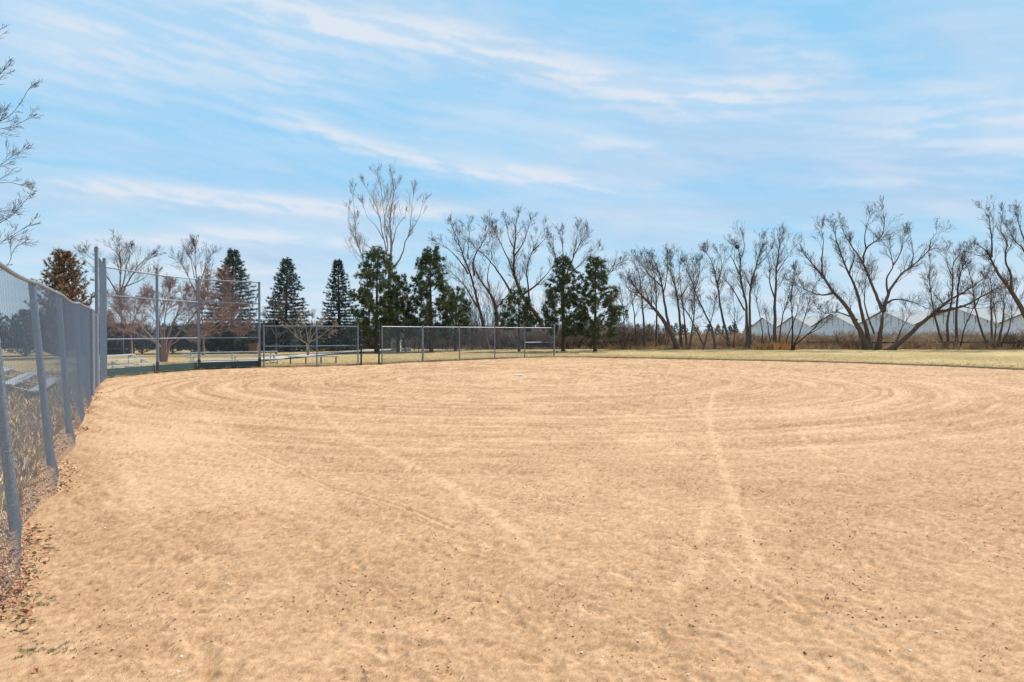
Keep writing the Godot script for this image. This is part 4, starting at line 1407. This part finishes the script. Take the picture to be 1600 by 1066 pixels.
	var bushy := {"kids": [5, 3], "lift": 0.03, "wobble": 0.2, "tip": 0.008, "spread": 0.6, "thick": 0.02}
	for q in [[650, 50, 1.5, 2.2, "grey leafless shrub behind the first long fence panel"], [702, 54, 1.3, 1.8, "grey leafless shrub between the full pine and rail fence"], [740, 56, 1.4, 2.0, "bushy leafless shrub at the leaning cottonwood's foot"], [985, 57, 1.3, 2.1, "grey twiggy shrub beside the ragged pine"], [1335, 57, 1.9, 1.25, "wide grey green shrub at the foot of the big forked tree"], [1592, 57, 1.8, 1.5, "pinkish grey shrub at the end of the tree line"], [1180, 58, 1.5, 1.2, "low brown shrub beside the orange grass clump"]]:
		thicket("leafless_shrub", q[4], "shrub", at(q[0], 545, q[1]) * Vector3(1, 0, 1), q[2], q[3], 30, bushy, mat.bark_grey)
	make_brush()
	var clump := thing("orange_grass_clump", "bright orange tan grass clump under the bare tree line", "grass", at(1208, 545, 56.3) * Vector3(1, 0, 1) + Vector3(0, 0.05, 0))
	rng.seed = 300
	var cw := []
	var ct := []
	for k in 60:
		cw.append(Transform3D(Basis(Vector3.UP, rng.randf() * TAU).scaled(Vector3(1.1, rng.randf_range(0.7, 1.5), 1.1)), Vector3(rng.randfn() * 0.75, 0, rng.randfn() * 0.3)))
		ct.append(Color(0.55, 0.25, 0.08).lerp(Color(0.5, 0.33, 0.14), rng.randf()))
	stuff(scatter("blades", tuft(16, 0.5, 0.14, 301), mat.needle, cw, ct, clump))

	# ---------------- the long line of bare trees
	var line := cotton.duplicate()
	line.density = 3.0
	line.bare = 1.6
	var row := "bare trees in the long tree line"
	stem_tree("bare_tree", "thin crooked bare tree beside the ragged pine", 58.0, [[0.09, 974, 548, 975, 500, 971, 462], [0.05, 974, 505, 984, 480, 990, 465], [0.05, 975, 515, 962, 490, 958, 475]], line, mat.bark_grey, row)
	stem_tree("bare_tree", "first of three slim straight trunks in the tree line", 58.5, [[0.1, 996, 548, 992, 500, 988, 468, 984, 440]], line, mat.bark_grey, row)
	stem_tree("bare_tree", "second of three slim straight trunks in the tree line", 58.0, [[0.13, 1008, 548, 1004, 480, 1000, 440, 996, 412], [0.05, 1004, 485, 1016, 470, 1022, 455]], line, mat.bark_grey, row)
	stem_tree("bare_tree", "third of three slim straight trunks in the tree line", 59.0, [[0.13, 1025, 548, 1026, 490, 1024, 440, 1018, 405]], line, mat.bark_grey, row)
	stem_tree("bare_tree", "sweeping bare tree whose trunk leans away from the three slim trunks", 57.0, [[0.27, 1060, 548, 1046, 515, 1030, 492, 1015, 475, 1003, 462, 990, 445, 980, 428], [0.15, 1046, 513, 1038, 470, 1034, 440, 1026, 415, 1018, 402], [0.09, 1034, 448, 1012, 426, 995, 402], [0.08, 1036, 460, 1042, 430, 1044, 400], [0.08, 1018, 478, 1016, 440, 1006, 415], [0.07, 1000, 458, 985, 455, 976, 440]], line, mat.bark_grey, row)
	stem_tree("bare_tree", "upright brown twin-stemmed bare tree near the sweeping tree", 58.0, [[0.17, 1066, 549, 1062, 500, 1058, 460, 1050, 430, 1046, 400], [0.12, 1074, 548, 1070, 500, 1064, 455, 1062, 415], [0.06, 1060, 470, 1075, 445, 1084, 420]], line, mat.bark_brown, row)
	stem_tree("bare_tree", "bare tree of crossed stems leaning both ways in the tree line", 57.0, [[0.13, 1076, 549, 1083, 505, 1085, 470, 1083, 410], [0.14, 1118, 549, 1112, 512, 1092, 470, 1079, 434, 1069, 412], [0.1, 1104, 549, 1075, 490, 1060, 470], [0.08, 1085, 455, 1092, 430, 1094, 408], [0.1, 1098, 549, 1112, 500, 1118, 470]], line, mat.bark_grey, row)
	stem_tree("bare_tree", "bare tree with one long stem leaning towards the crossed stems", 58.0, [[0.15, 1142, 549, 1127, 485, 1122, 447, 1112, 411, 1104, 393], [0.07, 1121, 445, 1128, 415, 1124, 398], [0.1, 1150, 548, 1120, 515, 1098, 510], [0.06, 1146, 549, 1148, 500, 1146, 460]], line, mat.bark_grey, row)
	stem_tree("bare_tree", "tall double-stemmed bare tree carrying a dark nest", 57.0, [[0.2, 1168, 549, 1167, 505, 1165, 470, 1156, 428, 1157, 400, 1150, 384], [0.16, 1172, 549, 1172, 490, 1173, 450, 1180, 420, 1188, 395, 1192, 379], [0.09, 1163, 485, 1142, 447, 1122, 430], [0.08, 1156, 430, 1145, 405, 1138, 396], [0.08, 1186, 549, 1192, 520, 1182, 470, 1176, 440], [0.06, 1158, 402, 1164, 385, 1162, 372], [0.06, 1182, 415, 1195, 405, 1202, 392]], line, mat.bark_grey, row)
	stem_tree("bare_tree", "straight tall bare tree with grey trunk behind the orange grass clump", 57.5, [[0.2, 1211, 549, 1211, 480, 1213, 430, 1217, 390, 1220, 370], [0.09, 1211, 468, 1203, 440, 1203, 420, 1197, 385], [0.1, 1216, 549, 1222, 500, 1232, 465, 1243, 436], [0.08, 1206, 549, 1200, 510, 1197, 495], [0.06, 1214, 425, 1228, 405, 1242, 385], [0.08, 1222, 548, 1245, 490, 1252, 450]], line, mat.bark_grey, row)
	stem_tree("bare_tree", "black slim straight trunk with low branches standing in front of the tree line", 55.0, [[0.1, 1238, 550, 1238, 500, 1237, 460, 1240, 425], [0.08, 1239, 541, 1258, 526, 1275, 510, 1287, 493, 1300, 470], [0.07, 1240, 538, 1250, 520, 1262, 480, 1272, 450, 1282, 422], [0.05, 1262, 523, 1285, 510, 1302, 492]], line, mat.dark_wood, row)
	stem_tree("big_tree", "biggest forked bare tree with wide crown in the tree line", 56.0, [[0.36, 1356, 549, 1350, 530, 1340, 510, 1322, 478, 1303, 457, 1285, 431, 1269, 412, 1256, 396], [0.24, 1360, 548, 1354, 515, 1348, 494, 1340, 460, 1327, 428, 1314, 397, 1306, 370, 1301, 352], [0.33, 1372, 549, 1376, 520, 1379, 500, 1380, 484], [0.2, 1380, 486, 1372, 468, 1359, 436, 1346, 407, 1327, 378, 1314, 353], [0.11, 1349, 410, 1353, 389, 1377, 370, 1382, 349, 1380, 329], [0.2, 1381, 486, 1386, 467, 1391, 452, 1409, 428, 1430, 412, 1453, 391, 1466, 388], [0.11, 1388, 458, 1385, 436, 1395, 415, 1390, 391, 1377, 376], [0.08, 1424, 415, 1427, 397, 1423, 370], [0.08, 1452, 392, 1455, 376, 1464, 363], [0.11, 1386, 474, 1398, 468, 1419, 470, 1440, 478, 1458, 486], [0.12, 1302, 458, 1285, 461, 1265, 456, 1236, 441], [0.1, 1366, 522, 1352, 480, 1352, 450, 1355, 425], [0.09, 1327, 428, 1335, 400, 1330, 380], [0.1, 1285, 432, 1284, 405, 1287, 378, 1283, 358], [0.09, 1340, 500, 1310, 488, 1290, 490, 1276, 480], [0.08, 1395, 415, 1408, 395, 1412, 365], [0.08, 1353, 390, 1352, 365, 1358, 340]], line, mat.bark_grey, row)
	stem_tree("bare_tree", "thick fallen-looking trunk leaning far over beside the biggest forked tree", 55.0, [[0.3, 1386, 550, 1414, 529, 1440, 505, 1461, 489, 1482, 470, 1514, 452, 1545, 428], [0.16, 1466, 488, 1506, 478, 1540, 460, 1567, 444], [0.08, 1400, 540, 1408, 515, 1420, 495, 1418, 480], [0.08, 1500, 478, 1520, 482, 1540, 481], [0.07, 1475, 476, 1460, 460, 1450, 440]], line, mat.bark_brown, row)
	stem_tree("bare_tree", "many-stemmed bare tree rising through the leaning trunk's branches", 58.0, [[0.14, 1478, 549, 1464, 507, 1456, 468, 1452, 436, 1454, 406], [0.15, 1484, 549, 1480, 507, 1487, 468, 1489, 433, 1490, 410, 1503, 396], [0.16, 1494, 549, 1495, 494, 1498, 441, 1506, 415, 1519, 392], [0.1, 1500, 549, 1508, 510, 1521, 481, 1523, 450], [0.07, 1489, 435, 1480, 412, 1478, 395]], line, mat.bark_grey, row)
	stem_tree("bare_tree", "dense clump of dark stems between leaning trunk and last big tree", 57.5, [[0.13, 1546, 549, 1532, 510, 1524, 481, 1521, 452, 1515, 426, 1507, 408], [0.14, 1550, 549, 1549, 494, 1549, 457, 1549, 430], [0.15, 1556, 549, 1566, 510, 1569, 478, 1567, 455], [0.1, 1560, 549, 1578, 510, 1581, 480, 1583, 450], [0.1, 1553, 549, 1556, 500, 1552, 470], [0.07, 1524, 480, 1535, 455, 1540, 430]], line, mat.bark_grey, row)
	stem_tree("big_tree", "large bare tree at the end of the line, trunk leaning inward", 56.0, [[0.34, 1622, 549, 1612, 515, 1600, 489, 1582, 457, 1566, 436, 1553, 415, 1545, 397, 1529, 383], [0.12, 1550, 402, 1549, 370, 1544, 334], [0.14, 1580, 454, 1579, 428, 1571, 405, 1574, 378, 1564, 360, 1567, 332], [0.16, 1606, 500, 1612, 440, 1602, 395, 1585, 375, 1575, 355], [0.12, 1604, 400, 1600, 373, 1592, 352, 1587, 329], [0.12, 1612, 440, 1625, 400, 1630, 350], [0.06, 1545, 397, 1530, 400, 1518, 392], [0.05, 1545, 340, 1540, 332, 1537, 326]], line, mat.bark_grey, row)

	make_litter()
	var nest := thing("bird_nest", "dark twig nest in a fork high in the double-stemmed bare tree", "nest", at(1152, 386, 57))
	rng.seed = 310
	var ns := Shape.new()
	for k in 90:
		var d := Vector3(rng.randfn(), rng.randfn() * 0.5, rng.randfn()).normalized()
		var e := d.cross(Vector3(rng.randfn(), rng.randfn(), rng.randfn())).normalized()
		ns.rod(d * 0.13 - e * 0.14, d * 0.13 + e * 0.14, 0.009, 3, false)
	part("twigs", ns.mesh(), mat.bark_dark, nest)
